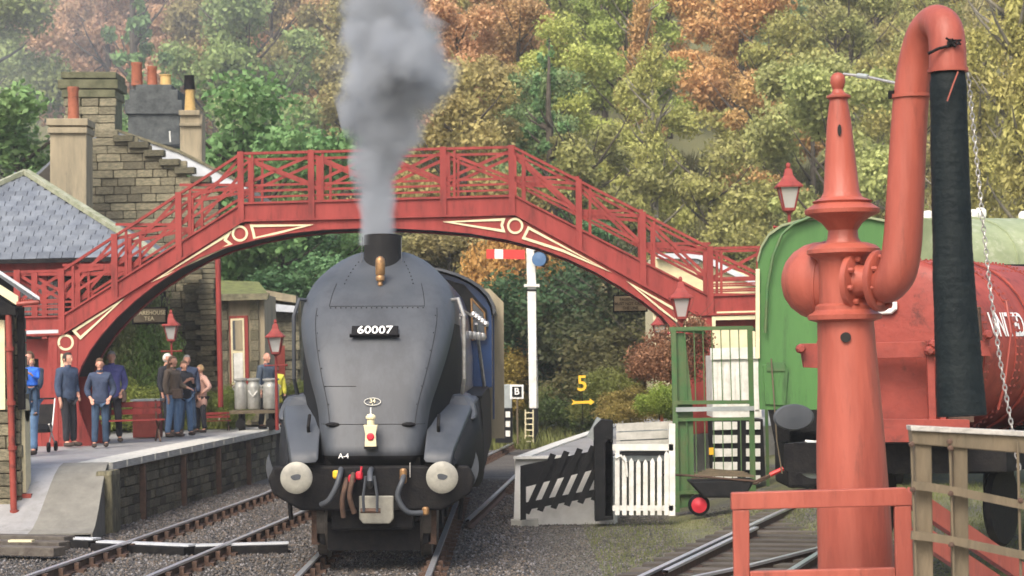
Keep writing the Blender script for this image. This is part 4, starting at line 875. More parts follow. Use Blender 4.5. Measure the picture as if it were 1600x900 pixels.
# wooden gate
YW = 10.6
ga = thing('timber_rail_fence', 'weathered brown wooden fence with bolted rails at lower right corner', 'fence', tuple(P(1500, 1010, YW)))
gq([(1424, 672), (1640, 683), (1640, 712), (1426, 694)], 'top_rail', .10, YW, M_wood, .006, ga)
gq([(1423, 665), (1640, 676), (1640, 684), (1424, 673)], 'cap', .13, YW-.02, M_woodg, .004, ga)
gq([(1430, 690), (1456, 692), (1460, 1010), (1434, 1010)], 'post', .10, YW+.02, M_wood, .006, ga)
gq([(1490, 697), (1512, 699), (1516, 1010), (1493, 1010)], 'post', .10, YW+.02, M_wood, .006, ga)
MB().tube([P(1424, 690, YW-.02), P(1436, 1010, YW-.02)], .007, 8).build('iron_upright', M_wood, ga)
MB().tube([P(1484, 690, YW-.02), P(1494, 1010, YW-.02)], .007, 8).build('iron_upright', M_wood, ga)
MB().tube([P(1590, 690, YW-.02), P(1598, 1010, YW-.02)], .007, 8).build('iron_upright', M_wood, ga)
for y in (758, 836):
    pts = [P(1424+i*24, y+[0, 2.5, 6, 10, 15, 20, 25, 30, 34][i], YW-.03) for i in range(9)]; mb = MB()
    for a, b in zip(pts, pts[1:]): mb.beam(a, b, .035, .04)
    mb.build('iron_strap', M_wood, ga)
bo = MB()
for x, y in ((1424, 694), (1485, 700), (1484, 690), (1426, 765), (1485, 771), (1486, 851), (1594, 782)): bo.lathe(P(x, y, YW-.04), [(.014, -.008), (.014, .01), (.006, .014)], 8, Matrix.Rotation(math.radians(90), 3, 'X'))
bo.build('bolt_head', M_rust, ga, kind='stuff')
MB().prism([(-3, 6, .88), (9, 6, .88), (9, 14.8, .88), (3.0, 14.8, .88), (-3, 9, .88)], (0, 0, -1.2)).build('crane_platform', M_slab, kind='structure')
# ------------------------------------------------------------------ tank wagon
tw = thing('tank_wagon', 'red oxide riveted tank wagon standing behind the water crane', 'tank wagon', tuple(P(1428, 800, 24)))
TA = math.radians(34); tdir = V((math.sin(TA), math.cos(TA), 0)); tx = V((math.cos(TA), -math.sin(TA), 0)); T0 = P(1402, 545, 23.3)
qt = Matrix((tx, V((0, 0, 1)), tdir)).transposed()
Rk = .96
prof = [(0.0, -.10), (.3, -.095), (.6, -.075), (.82, -.04), (.92, 0), (Rk, .05), (Rk, 6.2), (.9, 6.3)]
MB().lathe(T0, prof, 64, qt).build('barrel', M_tank, tw, smooth=40)
for d in (.12, 1.0, 2.5, 4.2): MB().lathe(T0+tdir*d, [(Rk, -.06), (Rk+.014, -.06), (Rk+.014, .06), (Rk, .06)], 64, qt).build('barrel_band', M_tank, tw, smooth=30)
rv = MB()
for d in (.08, .16, .94, 1.06, 2.45, 2.55):
    for k in range(70):
        a = 2*math.pi*k/70; rv.box(T0+tdir*d+qt @ V(((Rk+.02)*math.cos(a), (Rk+.02)*math.sin(a), 0)), (.022, .022, .022))
for k in range(40):
    rv.box(T0+tdir*(.2+.12*k)+qt @ V(((Rk)*math.cos(1.1), (Rk)*math.sin(1.1), 0)), (.022, .022, .022))
rv.build('rivet_row', M_tank, tw, kind='stuff')
MB().tube([T0+tdir*1.45+qt @ V(((Rk+.03)*math.cos(a), (Rk+.03)*math.sin(a), 0)) for a in [math.pi/2-k*.16 for k in range(18)]], .018, 6).build('strap', M_tank, tw)
# lettering on the end and the side
mb = MB(); Jp = T0-tdir*.13+qt @ V((-.06, .40, 0))
mb.tube([Jp+qt @ V((.10, .10, 0)), Jp+qt @ V((.10, .03, 0)), Jp+qt @ V((.06, .0, 0)), Jp+qt @ V((-.09, .0, 0))], .03, 8); mb.build('white_letter', M_text, tw)
a0 = -.02
txt = MB(); base = MB(); text_mb(base, 'UNITED', .36, Matrix.Identity(4), .002, sx=.75)
for v in base.v:
    ang = math.asin(max(-.99, min(.99, (v[1]+.22)/Rk))); r = Rk+.012+v[2]
    txt.v.append(tuple(T0+tdir*(v[0]+.78)+qt @ V((r*math.cos(ang), r*math.sin(ang), 0))))
txt.f = base.f; txt.m = base.m; txt.build('lettering', M_text, tw)
# end framing
def tq(pts, nm, Y, d=.08, m=M_tank, bev=.004): return MB().prism([P(a, b, Y) for a, b in pts], (0, d, 0)).build(nm, m, tw, bevel=bev)
tq([(1250, 537), (1545, 532), (1548, 556), (1290, 562), (1290, 576), (1256, 574)], 'cross_beam', 22.6)
tq([(1300, 558), (1450, 558), (1450, 660), (1300, 660)], 'end_panel', 22.9, .05)
tq([(1448, 532), (1459, 532), (1464, 692), (1453, 692)], 'stanchion', 22.56); tq([(1466, 556), (1474, 556), (1480, 692), (1471, 692)], 'stanchion', 22.57)
tq([(1300, 655), (1450, 655), (1515, 656), (1516, 690), (1300, 692)], 'bottom_beam', 22.52, .2)
tq([(1482, 560), (1520, 558), (1522, 660), (1482, 660)], 'end_panel', 22.75, .05, M_rust)
bo = []
for x, y in ((1251, 545), (1458, 537), (1544, 523), (1452, 548), (1464, 548)):
    MB().lathe(P(x, y, 22.52), [(.05, -.05), (.05, .04), (.03, .07)], 8, Matrix.Rotation(math.radians(90), 3, 'X')).build('bolt', M_tank, tw)
MB().prism([P(a, b, 22.9) for a, b in [(1240, 692), (1560, 694), (1560, 740), (1240, 740)]], (.9, 1.4, 0)).build('underframe', M_soot, tw)
MB().prism([T0+V((-1.2, .3, -1.0)), T0+V((1.0, -.6, -1.0)), T0+V((5.0, 4.9, -1.0)), T0+V((2.8, 6.2, -1.0))], (0, 0, -.3)).build('underframe', M_soot, tw)
for d in (1.0, 4.6):
    for s in (-1, 1):
        MB().lathe(T0+tdir*d+tx*s*.72+V((0, 0, -1.72)), [(.1, -.05), (.42, -.04), (.47, 0), (.42, .05), (.1, .05)], 26, Matrix((tdir, V((0, 0, 1)), tx)).transposed()).build('wheel', M_soot, tw, smooth=30)
Mx = Matrix.Rotation(math.radians(90), 3, 'X')
MB().lathe(P(1272, 718, 23.0), [(.07, -.5), (.07, -.04), (.19, -.02), (.20, .02), (.16, .035), (.02, .045)], 28, Mx).build('buffer', M_corr, tw, smooth=35)
MB().tube([P(1258, 690, 23.1), P(1285, 692, 23.1)], .02, 6).build('white_marker', M_white, tw)
MB().tube([P(1520, 640, 22.8), P(1532, 560, 22.8), P(1528, 480, 22.7)], .03, 6).build('pipe', M_rust, tw)
MB().tube([P(1560, 640, 22.8), P(1570, 600, 22.7), P(1580, 520, 22.7), P(1572, 470, 22.8)], .015, 6).build('hose', M_tank, tw)

# ------------------------------------------------------------------ green vehicle
gv = thing('green_coach', 'bright green railway vehicle end with oval buffer, left of the crane column', 'railway vehicle', tuple(P(1325, 740, 33)))
YV = 33.0
end = [(1187, 640), (1185, 600), (1184, 410), (1190, 388), (1202, 368), (1222, 354), (1250, 346), (1300, 340), (1360, 342), (1410, 352), (1440, 368), (1458, 392), (1464, 420), (1464, 640)]
hd = V((math.sin(.27), math.cos(.27), 0))*16
MB().prism([P(a, b, YV) for a, b in end[:3]+end[3:]], tuple(hd)).build('body', M_green, gv, smooth=35)
MB().prism([P(a, b, YV-.03) for a, b in [(1192, 570), (1225, 566), (1232, 580), (1228, 634), (1196, 632)]], (0, .04, 0)).build('end_panel', M_green, gv, bevel=.01)
MB().prism([P(a, b, YV-.05) for a, b in [(1198, 566), (1226, 566), (1226, 580), (1198, 580)]], (0, .06, 0)).build('socket_box', M_greend, gv)
a1 = [(a, b) for a, b in end[2:13]]; mb = MB()
A = [P(a, b, YV-.06) for a, b in a1]; Bq = [P(lerp(a, 1324, -.012), b-3.5, YV-.06) for a, b in a1]; mb.strip(A, Bq, tuple(V((0, .06, 0))+hd)); mb.build('roof', M_greenpale, gv, smooth=40)
MB().tube([P(a, b, YV-.1) for a, b in [(1196, 520), (1199, 450), (1208, 400), (1222, 366), (1240, 350), (1264, 340), (1290, 334)]], .025, 8).build('rain_pipe', M_greend, gv, smooth=60)
MB().prism([P(a, b, YV-.06) for a, b in [(1181, 420), (1187, 420), (1187, 560), (1181, 560)]], (0, .05, 0)).build('corner_strip', M_cream, gv)
Mo = Matrix.Rotation(math.radians(90), 3, 'X')
for x in (1240, 1420): MB().lathe(P(x, 652, YV-.5), [(.09, -.5), (.09, -.04), (.28, -.03), (.30, 0), (.27, .025), (.02, .04)], 32, Mo, 1.02, .66).build('oval_buffer', M_nose, gv, smooth=35)
mb = MB().prism([P(a, b, YV) for a, b in [(1200, 640), (1460, 640), (1455, 690), (1210, 690)]], tuple(hd)); mb.build('underframe', M_soot, gv)
MB().box(P(1245, 712, YV+.8), (.5, 1.6, .9)).build('bogie', M_soot, gv, bevel=.05)
for s, x in ((-1, 1235), (1, 1400)): MB().lathe(P(x, 716, YV+1.2), [(.1, -.05), (.46, -.04), (.46, .06), (.1, .07)], 26, Matrix.Rotation(math.radians(-90*s), 3, 'Y')).build('wheel', M_soot, gv, smooth=30)
MB().tube([P(1205, 560, YV-.1), P(1214, 690, YV-.1), P(1222, 740, YV-.1)], .012, 5).build('hand_rod', M_wood, gv)
pc_ = thing('pale_roofed_coach', 'railway vehicle with a pale green rounded roof behind the red tank', 'railway vehicle', tuple(P(1560, 800, 31)))
u = V((.92, .39, 0)); v_ = V((.39, -.92, 0)); o0 = P(1445, 338, 32.5); L_ = 12
sec = [(1.35, -.78), (1.33, -.62), (1.25, -.45), (1.1, -.3), (.85, -.17), (.5, -.06), (.15, -.01), (-.15, -.01), (-.5, -.06), (-.85, -.17), (-1.1, -.3), (-1.3, -.55), (-1.35, -.78)]
cc = o0-v_*.3
mb = MB(); mb.prism([cc+v_*a+V((0, 0, b)) for a, b in sec], tuple(u*L_)); mb.build('roof', M_greenpale, pc_, smooth=35)
mb = MB(); mb.prism([cc+v_*a+V((0, 0, b)) for a, b in ((1.33, -.785), (-1.33, -.785), (-1.33, -2.9), (1.33, -2.9))], tuple(u*L_)); mb.build('body', M_greend, pc_)
mb = MB(); mb.beam(cc+v_*1.37+V((0, 0, -.80)), cc+v_*1.37+u*L_+V((0, 0, -.80)), .04, .06); mb.build('gutter', M_black, pc_)
for k in range(8): MB().tube([cc+u*(.9+k*1.5)+v_*a+V((0, 0, b+.01)) for a, b in sec], .02, 5).build('roof_rib', M_greenpale, pc_)
wv = 0
for k in [k for k in range(44) if k % 11 not in (6, 7, 8)]:
    p = cc+u*(.2+k*.19)+v_*(.12+random.uniform(-.05, .05))+V((0, 0, .03+random.uniform(-.03, .03)))
    MB().lathe(p, [(.07, -.08), (.09, -.02), (.09, .05), (.06, .09), (.02, .10)], 8).build('white_bundle', M_white, pc_, smooth=40)
for k in range(6): MB().tube([cc+v_*1.42+u*(2+k*.5)+V((0, 0, -.78)), cc+v_*1.42+u*(2+k*.5)+V((0, 0, -1.0))], .03, 6).build('bracket', M_black, pc_)

# ------------------------------------------------------------------ semaphore signal
YS = 61
sg = thing('semaphore_signal', 'white semaphore signal post with a red arm and a white band', 'signal', tuple(P(833, 690, YS)))
def sq(pts, nm, m, d=.15, Y=YS, bev=0): return MB().prism([P(a, b, Y) for a, b in pts], (0, d, 0)).build(nm, m, sg, bevel=bev)
sq([(822, 388), (836, 388), (838, 454), (824, 454)], 'post', M_white, .25, bev=.02); sq([(824, 454), (838, 454), (841, 638), (827, 638)], 'post', M_white, .25, bev=.02)
sq([(827, 638), (841, 638), (842, 692), (829, 692)], 'post_foot', M_black, .25)
sq([(819, 444), (843, 444), (843, 448), (819, 448)], 'bracket', M_white, .4, YS-.1); sq([(822, 452), (838, 452), (838, 455), (822, 455)], 'collar', M_soot, .27, YS-.01)
arm = sq([(760, 389.5), (820, 390.5), (820, 405), (760, 404)], 'arm', M_sigred, .04, YS-.12)
sqb = MB().prism([P(a, b, YS-.14) for a, b in [(773, 389.5), (786, 389.7), (786, 404.3), (773, 404)]], (0, .02, 0)).build('white_band', M_text, arm)
sq([(834, 392), (850, 392), (858, 405), (850, 418), (836, 412)], 'spectacle', M_soot, .05, YS-.16)
MB().lathe(P(842, 405, YS-.2), [(.02, -.02), (.2, 0), (.2, .02), (.02, .03)], 20, Matrix.Rotation(math.radians(90), 3, 'X')).build('blue_glass', M_sigblue, sg)
MB().box(P(846, 398, YS), (.3, .3, .3)).build('lamp_case', M_soot, sg, bevel=.02)
MB().tube([P(838, 455, YS-.05), P(839, 640, YS-.05)], .012, 5).build('wire', M_soot, sg)
for x in (821, 833): MB().tube([P(x, 640, YS-.3), P(x, 696, YS-.3)], .02, 5).build('ladder_rail', M_cream, sg)
for y in range(645, 694, 9): MB().tube([P(821, y, YS-.3), P(833, y, YS-.3)], .015, 5).build('ladder_rung', M_cream, sg)
# location cabinet and B marker
lc = thing('equipment_cabinet', 'grey lineside cabinet on a black base with white squares', 'cabinet', tuple(P(790, 690, 57)))
MB().prism([P(a, b, 57) for a, b in [(776, 601), (800, 601), (800, 638), (776, 638)]], (0, .6, 0)).build('cabinet', M_corr, lc, bevel=.02)
MB().prism([P(a, b, 57) for a, b in [(774, 638), (801, 638), (801, 692), (774, 692)]], (0, .5, 0)).build('base', M_black, lc)
for i in range(3):
    for j in range(2): MB().prism([P(a, b, 56.97) for a, b in [(777+j*13, 643+i*15), (784+j*13, 643+i*15), (784+j*13, 652+i*15), (777+j*13, 652+i*15)]], (0, .02, 0)).build('white_square', M_white, lc)
bs = thing('letter_b_sign', 'small white square sign with letter B on a black panel', 'sign', tuple(P(808, 690, 55)))
MB().prism([P(a, b, 55) for a, b in [(797, 601), (818, 601), (818, 623), (797, 623)]], (0, .03, 0)).build('board', M_text, bs)
MB().prism([P(a, b, 54.98) for a, b in [(800, 604), (815, 604), (815, 620), (800, 620)]], (0, .02, 0)).build('panel', M_black, bs)
text_mb(MB(), 'B', .24, Matrix.Translation(P(807.5, 612, 54.96)) @ FACE, .004).build('letter', M_text, bs)
MB().tube([P(808, 622, 55.05), P(809, 694, 55.05)], .025, 6).build('post', M_wood, bs)
# yellow 5 with arrow
fs = thing('yellow_number_sign', 'yellow figure 5 above a yellow double arrow on a thin dark post', 'sign', tuple(P(911, 672, 40)))
MB().tube([P(911, 672, 40.05), P(909, 590, 40.05)], .008, 5).build('post', M_soot, fs)
text_mb(MB(), '5', .40, Matrix.Translation(P(909.5, 600, 40)) @ FACE, .012).build('figure', M_yellow, fs)
aw = MB(); aw.prism([P(a, b, 40) for a, b in [(893, 624), (899, 627), (921, 626), (922, 623), (929, 628), (922, 633), (921, 630.5), (899, 630.5), (893, 633), (896, 628)]], (0, .02, 0)); aw.build('arrow', M_yellow, fs)
# hanging signs
s1 = thing('hanging_sign', 'old brown two line sign hanging under the left of the bridge', 'sign', tuple(P(233, 492, 44.2)))
MB().prism([P(a, b, 44.2) for a, b in [(205, 480), (261, 479), (261, 506), (206, 507)]], (0, .05, 0)).build('frame', M_soot, s1)
MB().prism([P(a, b, 44.17) for a, b in [(208, 483), (258, 482), (258, 503), (209, 504)]], (0, .02, 0)).build('board', M_signd, s1)
text_mb(MB(), 'WAREHOUSE', .115, Matrix.Translation(P(233.5, 489, 44.15)) @ FACE, .004, sx=.95).build('lettering', M_cream, s1)
text_mb(MB(), 'TEA', .115, Matrix.Translation(P(233, 498, 44.15)) @ FACE, .004).build('lettering', M_cream, s1)
for x in (213, 253): MB().tube([P(x, 481, 44.22), P(x, 440, 44.22)], .012, 5).build('hanger', M_soot, s1)
s2 = thing('hanging_sign', 'tan three line warning sign under the right of the bridge', 'sign', tuple(P(985, 475, 44.2)))
MB().prism([P(a, b, 44.2) for a, b in [(958, 461), (1012, 460), (1012, 487), (958, 488)]], (0, .05, 0)).build('frame', M_soot, s2)
MB().prism([P(a, b, 44.17) for a, b in [(960, 463), (1010, 462), (1010, 485), (960, 486)]], (0, .02, 0)).build('board', M_signb, s2)
for i, t_ in enumerate(('PASSENGERS', 'MUST NOT CROSS', 'THE LINE')): text_mb(MB(), t_, .085, Matrix.Translation(P(985, 467.5+i*7, 44.15)) @ FACE, .004, sx=.9).build('lettering', M_ink, s2)
for x in (966, 1004): MB().tube([P(x, 462, 44.22), P(x, 430, 44.22)], .012, 5).build('hanger', M_soot, s2)
# ------------------------------------------------------------------ lantern lamps
def lantern(label, x, yt, Y, wpx, foot_y, pole=True):
    s = wpx/FPX*Y/.5; top = P(x, yt, Y); z0 = top.z-.88*s
    base = P(x, foot_y, Y); t = thing('platform_lamp', label, 'lamp', (top.x, top.y, z0), group='red lantern lamps on the station platforms', scale=s)
    m4 = lambda r, z: [(r, r, z), (-r, r, z), (-r, -r, z), (r, -r, z)]
    def fr(prof, name, m, par=t, n=4):
        mb = MB(); rows = [[(r*math.cos(math.pi/n+2*math.pi*j/n), r*math.sin(math.pi/n+2*math.pi*j/n), z) for j in range(n+1)] for r, z in prof]; mb.grid(rows); return mb.build(name, m, par, local=True)
    fr([(.0, .88), (.04, .87), (.055, .82), (.04, .77), (.08, .76), (.10, .70), (.12, .63), (.20, .54), (.34, .44), (.34, .41), (.24, .41)], 'lamp_roof', M_red, n=6 if False else 4)
    fr([(.25, .41), (.13, .02), (.13, 0.0), (.0, 0)], 'lamp_glass', M_lampglass)
    for j in range(4):
        a = math.pi/4+j*math.pi/2; MB().beam((.255*math.cos(a), .255*math.sin(a), .41), (.135*math.cos(a), .135*math.sin(a), .0), .025, .025).build('glazing_bar', M_red, t, local=True)
    fr([(.0, .03), (.15, .03), (.15, -.02), (.06, -.06), (.03, -.1), (.0, -.1)], 'base_cup', M_red)
    h = (z0-base.z)/s; MB().tube([(0, 0, -.08), (0, 0, -.5), (0, 0, -h)], [.03, .035, .05], 8).build('pole', M_red, t, local=True)
    MB().tube([(-.28, 0, -.32), (.28, 0, -.32)], .018, 6).build('ladder_bar', M_red, t, local=True)
    for q_ in (-.28, .28): MB().lathe((q_, 0, -.32), [(.0, -.04), (.035, 0), (0, .04)], 8).build('bar_knob', M_red, t, local=True)
    return t
lantern('red lantern lamp standing above the green railway vehicle roof', 1231, 254, 38, 42, 690)
lantern('red lantern lamp beside the right end of the bridge, above the green cage', 1063, 432, 39, 37, 680)
lantern('small lantern half hidden behind the bridge near the tan warning sign', 1030, 482, 47, 28, 665)
lantern('red lantern lamp beside the brown hanging sign on left platform', 267, 484, 47, 27, 680)
lantern('red lantern lamp near the milk churns by the engine', 430, 499, 47.5, 30, 672)
# red poles
rp3 = thing('iron_column', 'slim dark red iron column standing before the stone station house', 'column', tuple(P(345, 640, 49)))
MB().tube([P(340, 395, 49), P(345, 636, 49)], .06, 10).build('shaft', M_red, rp3)
# ------------------------------------------------------------------ station buildings on the left
def wq(pts, nm, m, par, Y, d=.2, **k): return MB().prism([P(a, b, Y) for a, b in pts], (0, d, 0)).build(nm, m, par, **k)
def inpoly(pts, Y):
    pw = [(P(a, b, Y).x, P(a, b, Y).z) for a, b in pts]
    def f(c):
        x, z = c.x, c.z; r = False; j = len(pw)-1
        for i in range(len(pw)):
            if (pw[i][1] > z) != (pw[j][1] > z) and x < (pw[j][0]-pw[i][0])*(z-pw[i][1])/(pw[j][1]-pw[i][1])+pw[i][0]: r = not r
            j = i
        return r
    return f
# main stone house with gable
YH = 54.0
hs = thing('station_house', 'old mossy stone station house with a stepped gable behind the bridge', 'building', tuple(P(230, 660, YH)))
gab = [(20, 300), (60, 262), (100, 225), (178, 196), (192, 214), (214, 226), (240, 236), (264, 252), (290, 266), (318, 285), (345, 305), (348, 660), (20, 662)]
wq([(26, 306), (100, 235), (176, 206), (192, 222), (214, 232), (240, 244), (264, 260), (290, 274), (318, 292), (340, 310), (344, 660), (24, 662)], 'wall', M_mortar, hs, YH, .5)
a, b = P(20, 600, YH-.02), P(347, 600, YH-.02); z1 = P(178, 190, YH).z
ipg = inpoly(gab, YH)
def vis(c):
    x, y = proj(c)
    return ipg(c) and not (y > 415 and x < 255) and not (x < 95)
stone_face(hs, a, b, .95, z1, .205, .50, M_stone, inside=vis, thick=.16, jit=.035, limit=280)
# steps on the verge
for i, (x, y) in enumerate([(190, 212), (214, 222), (238, 235), (262, 249), (286, 262), (310, 276)]):
    piece('coping_stone', M_stoned, P(x+4, y+5, YH-.06), (.5, .34, .16), hs)
# roofs
mb = MB().prism([P(a, b, YH+.45) for a, b in [(182, 203), (230, 219), (280, 238), (330, 262), (386, 290), (384, 297), (318, 282), (278, 262), (232, 240), (190, 214)]], (0, 7, 0)); mb.build('roof', M_lead, hs)
wq([(182, 201), (280, 234), (386, 287), (386, 291), (280, 239), (182, 205)], 'ridge_tile', M_stoned, hs, YH+.4, .3)
mb = MB().prism([P(24, 300, YH+.4), P(100, 232, YH+.4), P(180, 203, YH+.4), P(190, 212, YH+.4), P(100, 240, YH+.4), P(24, 306, YH+.4)], (0, 7, 0)); mb.build('roof', M_slate, hs)
# quoined corner pier, rough wall and lean-to with sash window
for k in range(18):
    y = 400+k*14.6; wd = 40 if k % 2 else 28
    c = P(300+wd*.18, y+7, YH-.18); piece('quoin', M_stoned if k % 2 else M_stone, c, (wd/63, .34, .215), hs)
for k in range(34):
    y = 392+k*8; piece('stone', M_stone, P(326+random.uniform(-5, 5), y, YH-.4), (.42*random.uniform(.8, 1.2), .5, .115), hs)
YL = 51.5
ln = thing('stone_lean_to', 'grey stone lean-to with mossy roof edge and tall sash window', 'building', tuple(P(382, 660, YL)))
wq([(346, 460), (413, 460), (415, 664), (348, 664)], 'wall', M_render, ln, YL, 2.5)
MB().prism([P(338, 462, YL-.35), P(420, 460, YL-.35), P(404, 440, YL+2), P(345, 438, YL+2)], (0, 0, -.08)).build('roof', mat('mossy roof', (.15, .17, .05, 1), .95, .3, 5, .5, col2=(.07, .08, .03, 1)), ln)
wq([(340, 460), (420, 458), (418, 468), (342, 470)], 'gutter', M_stoned, ln, YL-.38, .2)
for x, w_ in ((398, 10), (351, 8)):
    for k in range(12): piece('stone', M_stone if k % 3 else M_stoned, P(x+random.uniform(-1, 1), 476+k*16, YL-.03), (w_/66*1.3, .12, .23), ln)
win = wq([(358, 494), (387, 493), (389, 604), (360, 605)], 'window', M_red, ln, YL-.06, .1)
wq([(360, 498), (381, 497), (383, 600), (362, 601)], 'frame', M_cream, win, YL-.09, .05)
wq([(363, 501), (378, 500.5), (379, 546), (364, 547)], 'pane', M_glass, win, YL-.10, .03); wq([(364, 552), (379, 551), (380, 597), (365, 598)], 'pane', M_glass, win, YL-.10, .03)
wq([(367, 501), (378, 501), (379, 546), (368, 547)], 'curtain', M_render, win, YL-.115, .012); wq([(365, 552), (379, 551), (380, 597), (366, 598)], 'curtain', M_white, win, YL-.115, .012)
st2 = thing('stone_outbuilding', 'small stone outbuilding with a dark red door near the engine', 'building', tuple(P(440, 660, 56)))
wq([(412, 470), (470, 468), (470, 664), (412, 664)], 'wall', M_stoned, st2, 56.2, 2)
a, b = P(413, 600, 56.1), P(470, 600, 56.1); stone_face(st2, a, b, .95, P(430, 488, 56).z, .24, .5, M_stone, thick=.14, jit=.03, limit=70)
wq([(422, 474), (462, 478), (462, 488), (422, 486)], 'roof_edge', M_lead, st2, 55.6, .5); wq([(410, 452), (462, 462), (462, 473), (410, 466)], 'coping', M_render, st2, 55.8, .6)
dr = wq([(428, 540), (445, 540), (446, 664), (429, 664)], 'door', M_tank, st2, 56.0, .08)
MB().lathe(P(431, 605, 55.97), [(.0, -.03), (.03, 0), (0, .03)], 8).build('handle', M_brass, dr)
# pyramid roofed waiting shelter with red fascia
shl = thing('waiting_shelter', 'red timber waiting shelter under a blue slate pyramid roof', 'shelter', tuple(P(100, 690, 47)))
ap = P(40, 272, 50); fr_ = P(246, 401, 46.6); fl_ = V((2*ap.x-fr_.x, 46.6, fr_.z)); brt = V((fr_.x, 53.4, fr_.z)); blt = V((fl_.x, 53.4, fr_.z))
MB().add([ap, fr_, fl_, brt, blt], [(0, 1, 2), (0, 3, 1), (0, 4, 3), (0, 2, 4), (1, 3, 4, 2)]).build('roof', M_slate, shl)
# slates on the front face: one lap joined slate part
sl_ = MB(); rowsN = 17
for i in range(rowsN):
    t0, t1 = i/rowsN, (i+1.15)/rowsN
    L0, R0_ = fl_.lerp(ap, t0), fr_.lerp(ap, t0); wdt = (R0_-L0).length; nn = int(wdt/.27); up = (ap-(fl_+fr_)/2).normalized(); nrm = up.cross(V((1, 0, 0)))*-1
    if nrm.y > 0: nrm = -nrm
    ll = (ap-(fl_+fr_)/2).length/rowsN
    for j in range(nn):
        xx = L0.x+(j+.5*(i % 2)+.25)*.27
        if xx < -14.5 or xx > R0_.x-.13: continue
        c = V((xx, L0.y, L0.z))+up*ll*.55+nrm*(.018+random.uniform(0, .008)); t_ = random.uniform(-.006, .006)
        M3 = Matrix((V((1, 0, 0)), up, nrm)).transposed(); sl_.box(c, (.255, ll*1.10, .02), M3 @ Matrix.Rotation(.10+t_*3, 3, 'X'))
Mslp = mat('slate pieces', (.09, .105, .13, 1), .65, .2, 2.5, .3, col2=(.16, .18, .205, 1), spec=.3)
_n = Mslp.node_tree; _g = _n.nodes.new('ShaderNodeNewGeometry'); _h = _n.nodes.new('ShaderNodeHueSaturation'); _m = _n.nodes.new('ShaderNodeMapRange'); _m.inputs['To Min'].default_value = .82; _m.inputs['To Max'].default_value = 1.15
_b = _n.nodes['Principled BSDF']; _src = _b.inputs['Base Color'].links[0].from_socket; _n.links.new(_g.outputs['Random Per Island'], _m.inputs[0]); _n.links.new(_m.outputs[0], _h.inputs['Value']); _n.links.new(_src, _h.inputs['Color']); _n.links.new(_h.outputs[0], _b.inputs['Base Color'])
sl_.build('slate', Mslp, shl, kind='stuff')
for e in (fr_, fl_):
    mb = MB().beam(e+V((0, -.02, .05)), ap+V((0, -.02, .06)), .20, .10); mb.build('hip_tile', mat('mossy ridge tile', (.32, .33, .25, 1), .9, .3, 6, .5, col2=(.16, .18, .10, 1)), shl)
MB().beam(fl_+V((0, -.05, -.04)), fr_+V((.02, -.05, -.04)), .12, .09).build('gutter', M_soot, shl)
wq([(-60, 404), (244, 404), (244, 422), (-60, 424)], 'fascia', M_red, shl, 46.8, .1)
wq([(-60, 426), (230, 424), (230, 430), (-60, 432)], 'fascia', M_red, shl, 46.7, .1)
wq([(-60, 428), (150, 428), (150, 700), (-60, 700)], 'back_wall', M_dark, shl, 49.5, .1)  # interior shade of the shelter put into the wall colour
for x in (-10, 69, 95): wq([(x-4, 422), (x+4, 422), (x+5, 690), (x-3, 690)], 'column', M_red, shl, 46.9, .15)
for x0, x1 in ((20, 69), (118, 95), (222, 180), (118, 150)): MB().beam(P(x0, 445, 46.95), P(x1, 428, 46.95) if False else P(x1, 470, 46.95), .1, .1, (0, 1, 0)).build('bracket', M_red, shl) if False else MB().tube([P(x1, 470, 46.95), P(lerp(x1, x0, .35), 450, 46.95), P(x0, 432, 46.95)], .05, 6).build('bracket', M_red, shl)
for x in range(30, 92, 6): wq([(x, 440), (x+5.4, 440), (x+5.4, 492), (x, 492)], 'screen_panel', M_corr, shl, 48.2, .05)
wq([(120, 425), (235, 425), (235, 475), (120, 475)], 'side_wall', M_stoned, shl, 48.6, .3)
# chimneys, each under its own building
def stack(par, x0, x1, y0, y1, Y, m, bands, d=.8, name='chimney'):
    c = wq([(x0, y0), (x1, y0), (x1, y1), (x0, y1)], name, m, par, Y, d, bevel=.02)
    for (bx0, bx1, by0, by1) in bands: wq([(bx0, by0), (bx1, by0), (bx1, by1), (bx0, by1)], 'cap_course', m, c, Y-.08, d+.16, bevel=.015)
    return c
def pot(par, x, y0, y1, r0, r1, Y, m, nm='chimney_pot'):
    a, b = P(x, y1, Y), P(x, y0, Y); k = Y/FPX; h = b.z-a.z
    MB().lathe(a, [(r0*k, 0), (lerp(r0, r1, .8)*k, h*.85), (r1*1.15*k, h*.9), (r1*1.15*k, h), (r1*.6*k, h)], 16).build(nm, m, par, smooth=35)
c1 = stack(shl, 78, 135, 196, 330, 51.8, M_render, [(72, 137, 185, 196), (74, 136, 199, 208)])
pot(c1, 115, 136, 186, 9, 8, 52.2, M_terra)
M_st1 = mat('green mossy stack', (.13, .13, .075, 1), .95, .3, 4, .7, col2=(.06, .065, .035, 1)); M_st2 = mat('dark blue sooty stack', (.085, .095, .095, 1), .95, .3, 4, .7, col2=(.035, .04, .042, 1))
c2 = stack(hs, 102, 178, 150, 300, 55.5, M_st1, [(95, 181, 112, 122), (90, 184, 124, 138), (96, 180, 140, 152)], 1.2)
for k in range(8):
    for j in range(3): piece('stone', M_stone, P(115+j*26+random.uniform(-3, 3), 160+k*13, 55.45), (.42, .1, .19), hs)
c3 = stack(hs, 200, 280, 178, 226, 60, M_st2, [(195, 284, 156, 178), (202, 278, 140, 157), (212, 268, 132, 141)], 1.2)
pot(c3, 214, 98, 134, 9, 8, 60.5, M_terra); pot(c3, 238, 104, 134, 8, 7, 60.5, M_terra); pot(c3, 259, 117, 134, 9, 8, 60.5, M_buffpot)
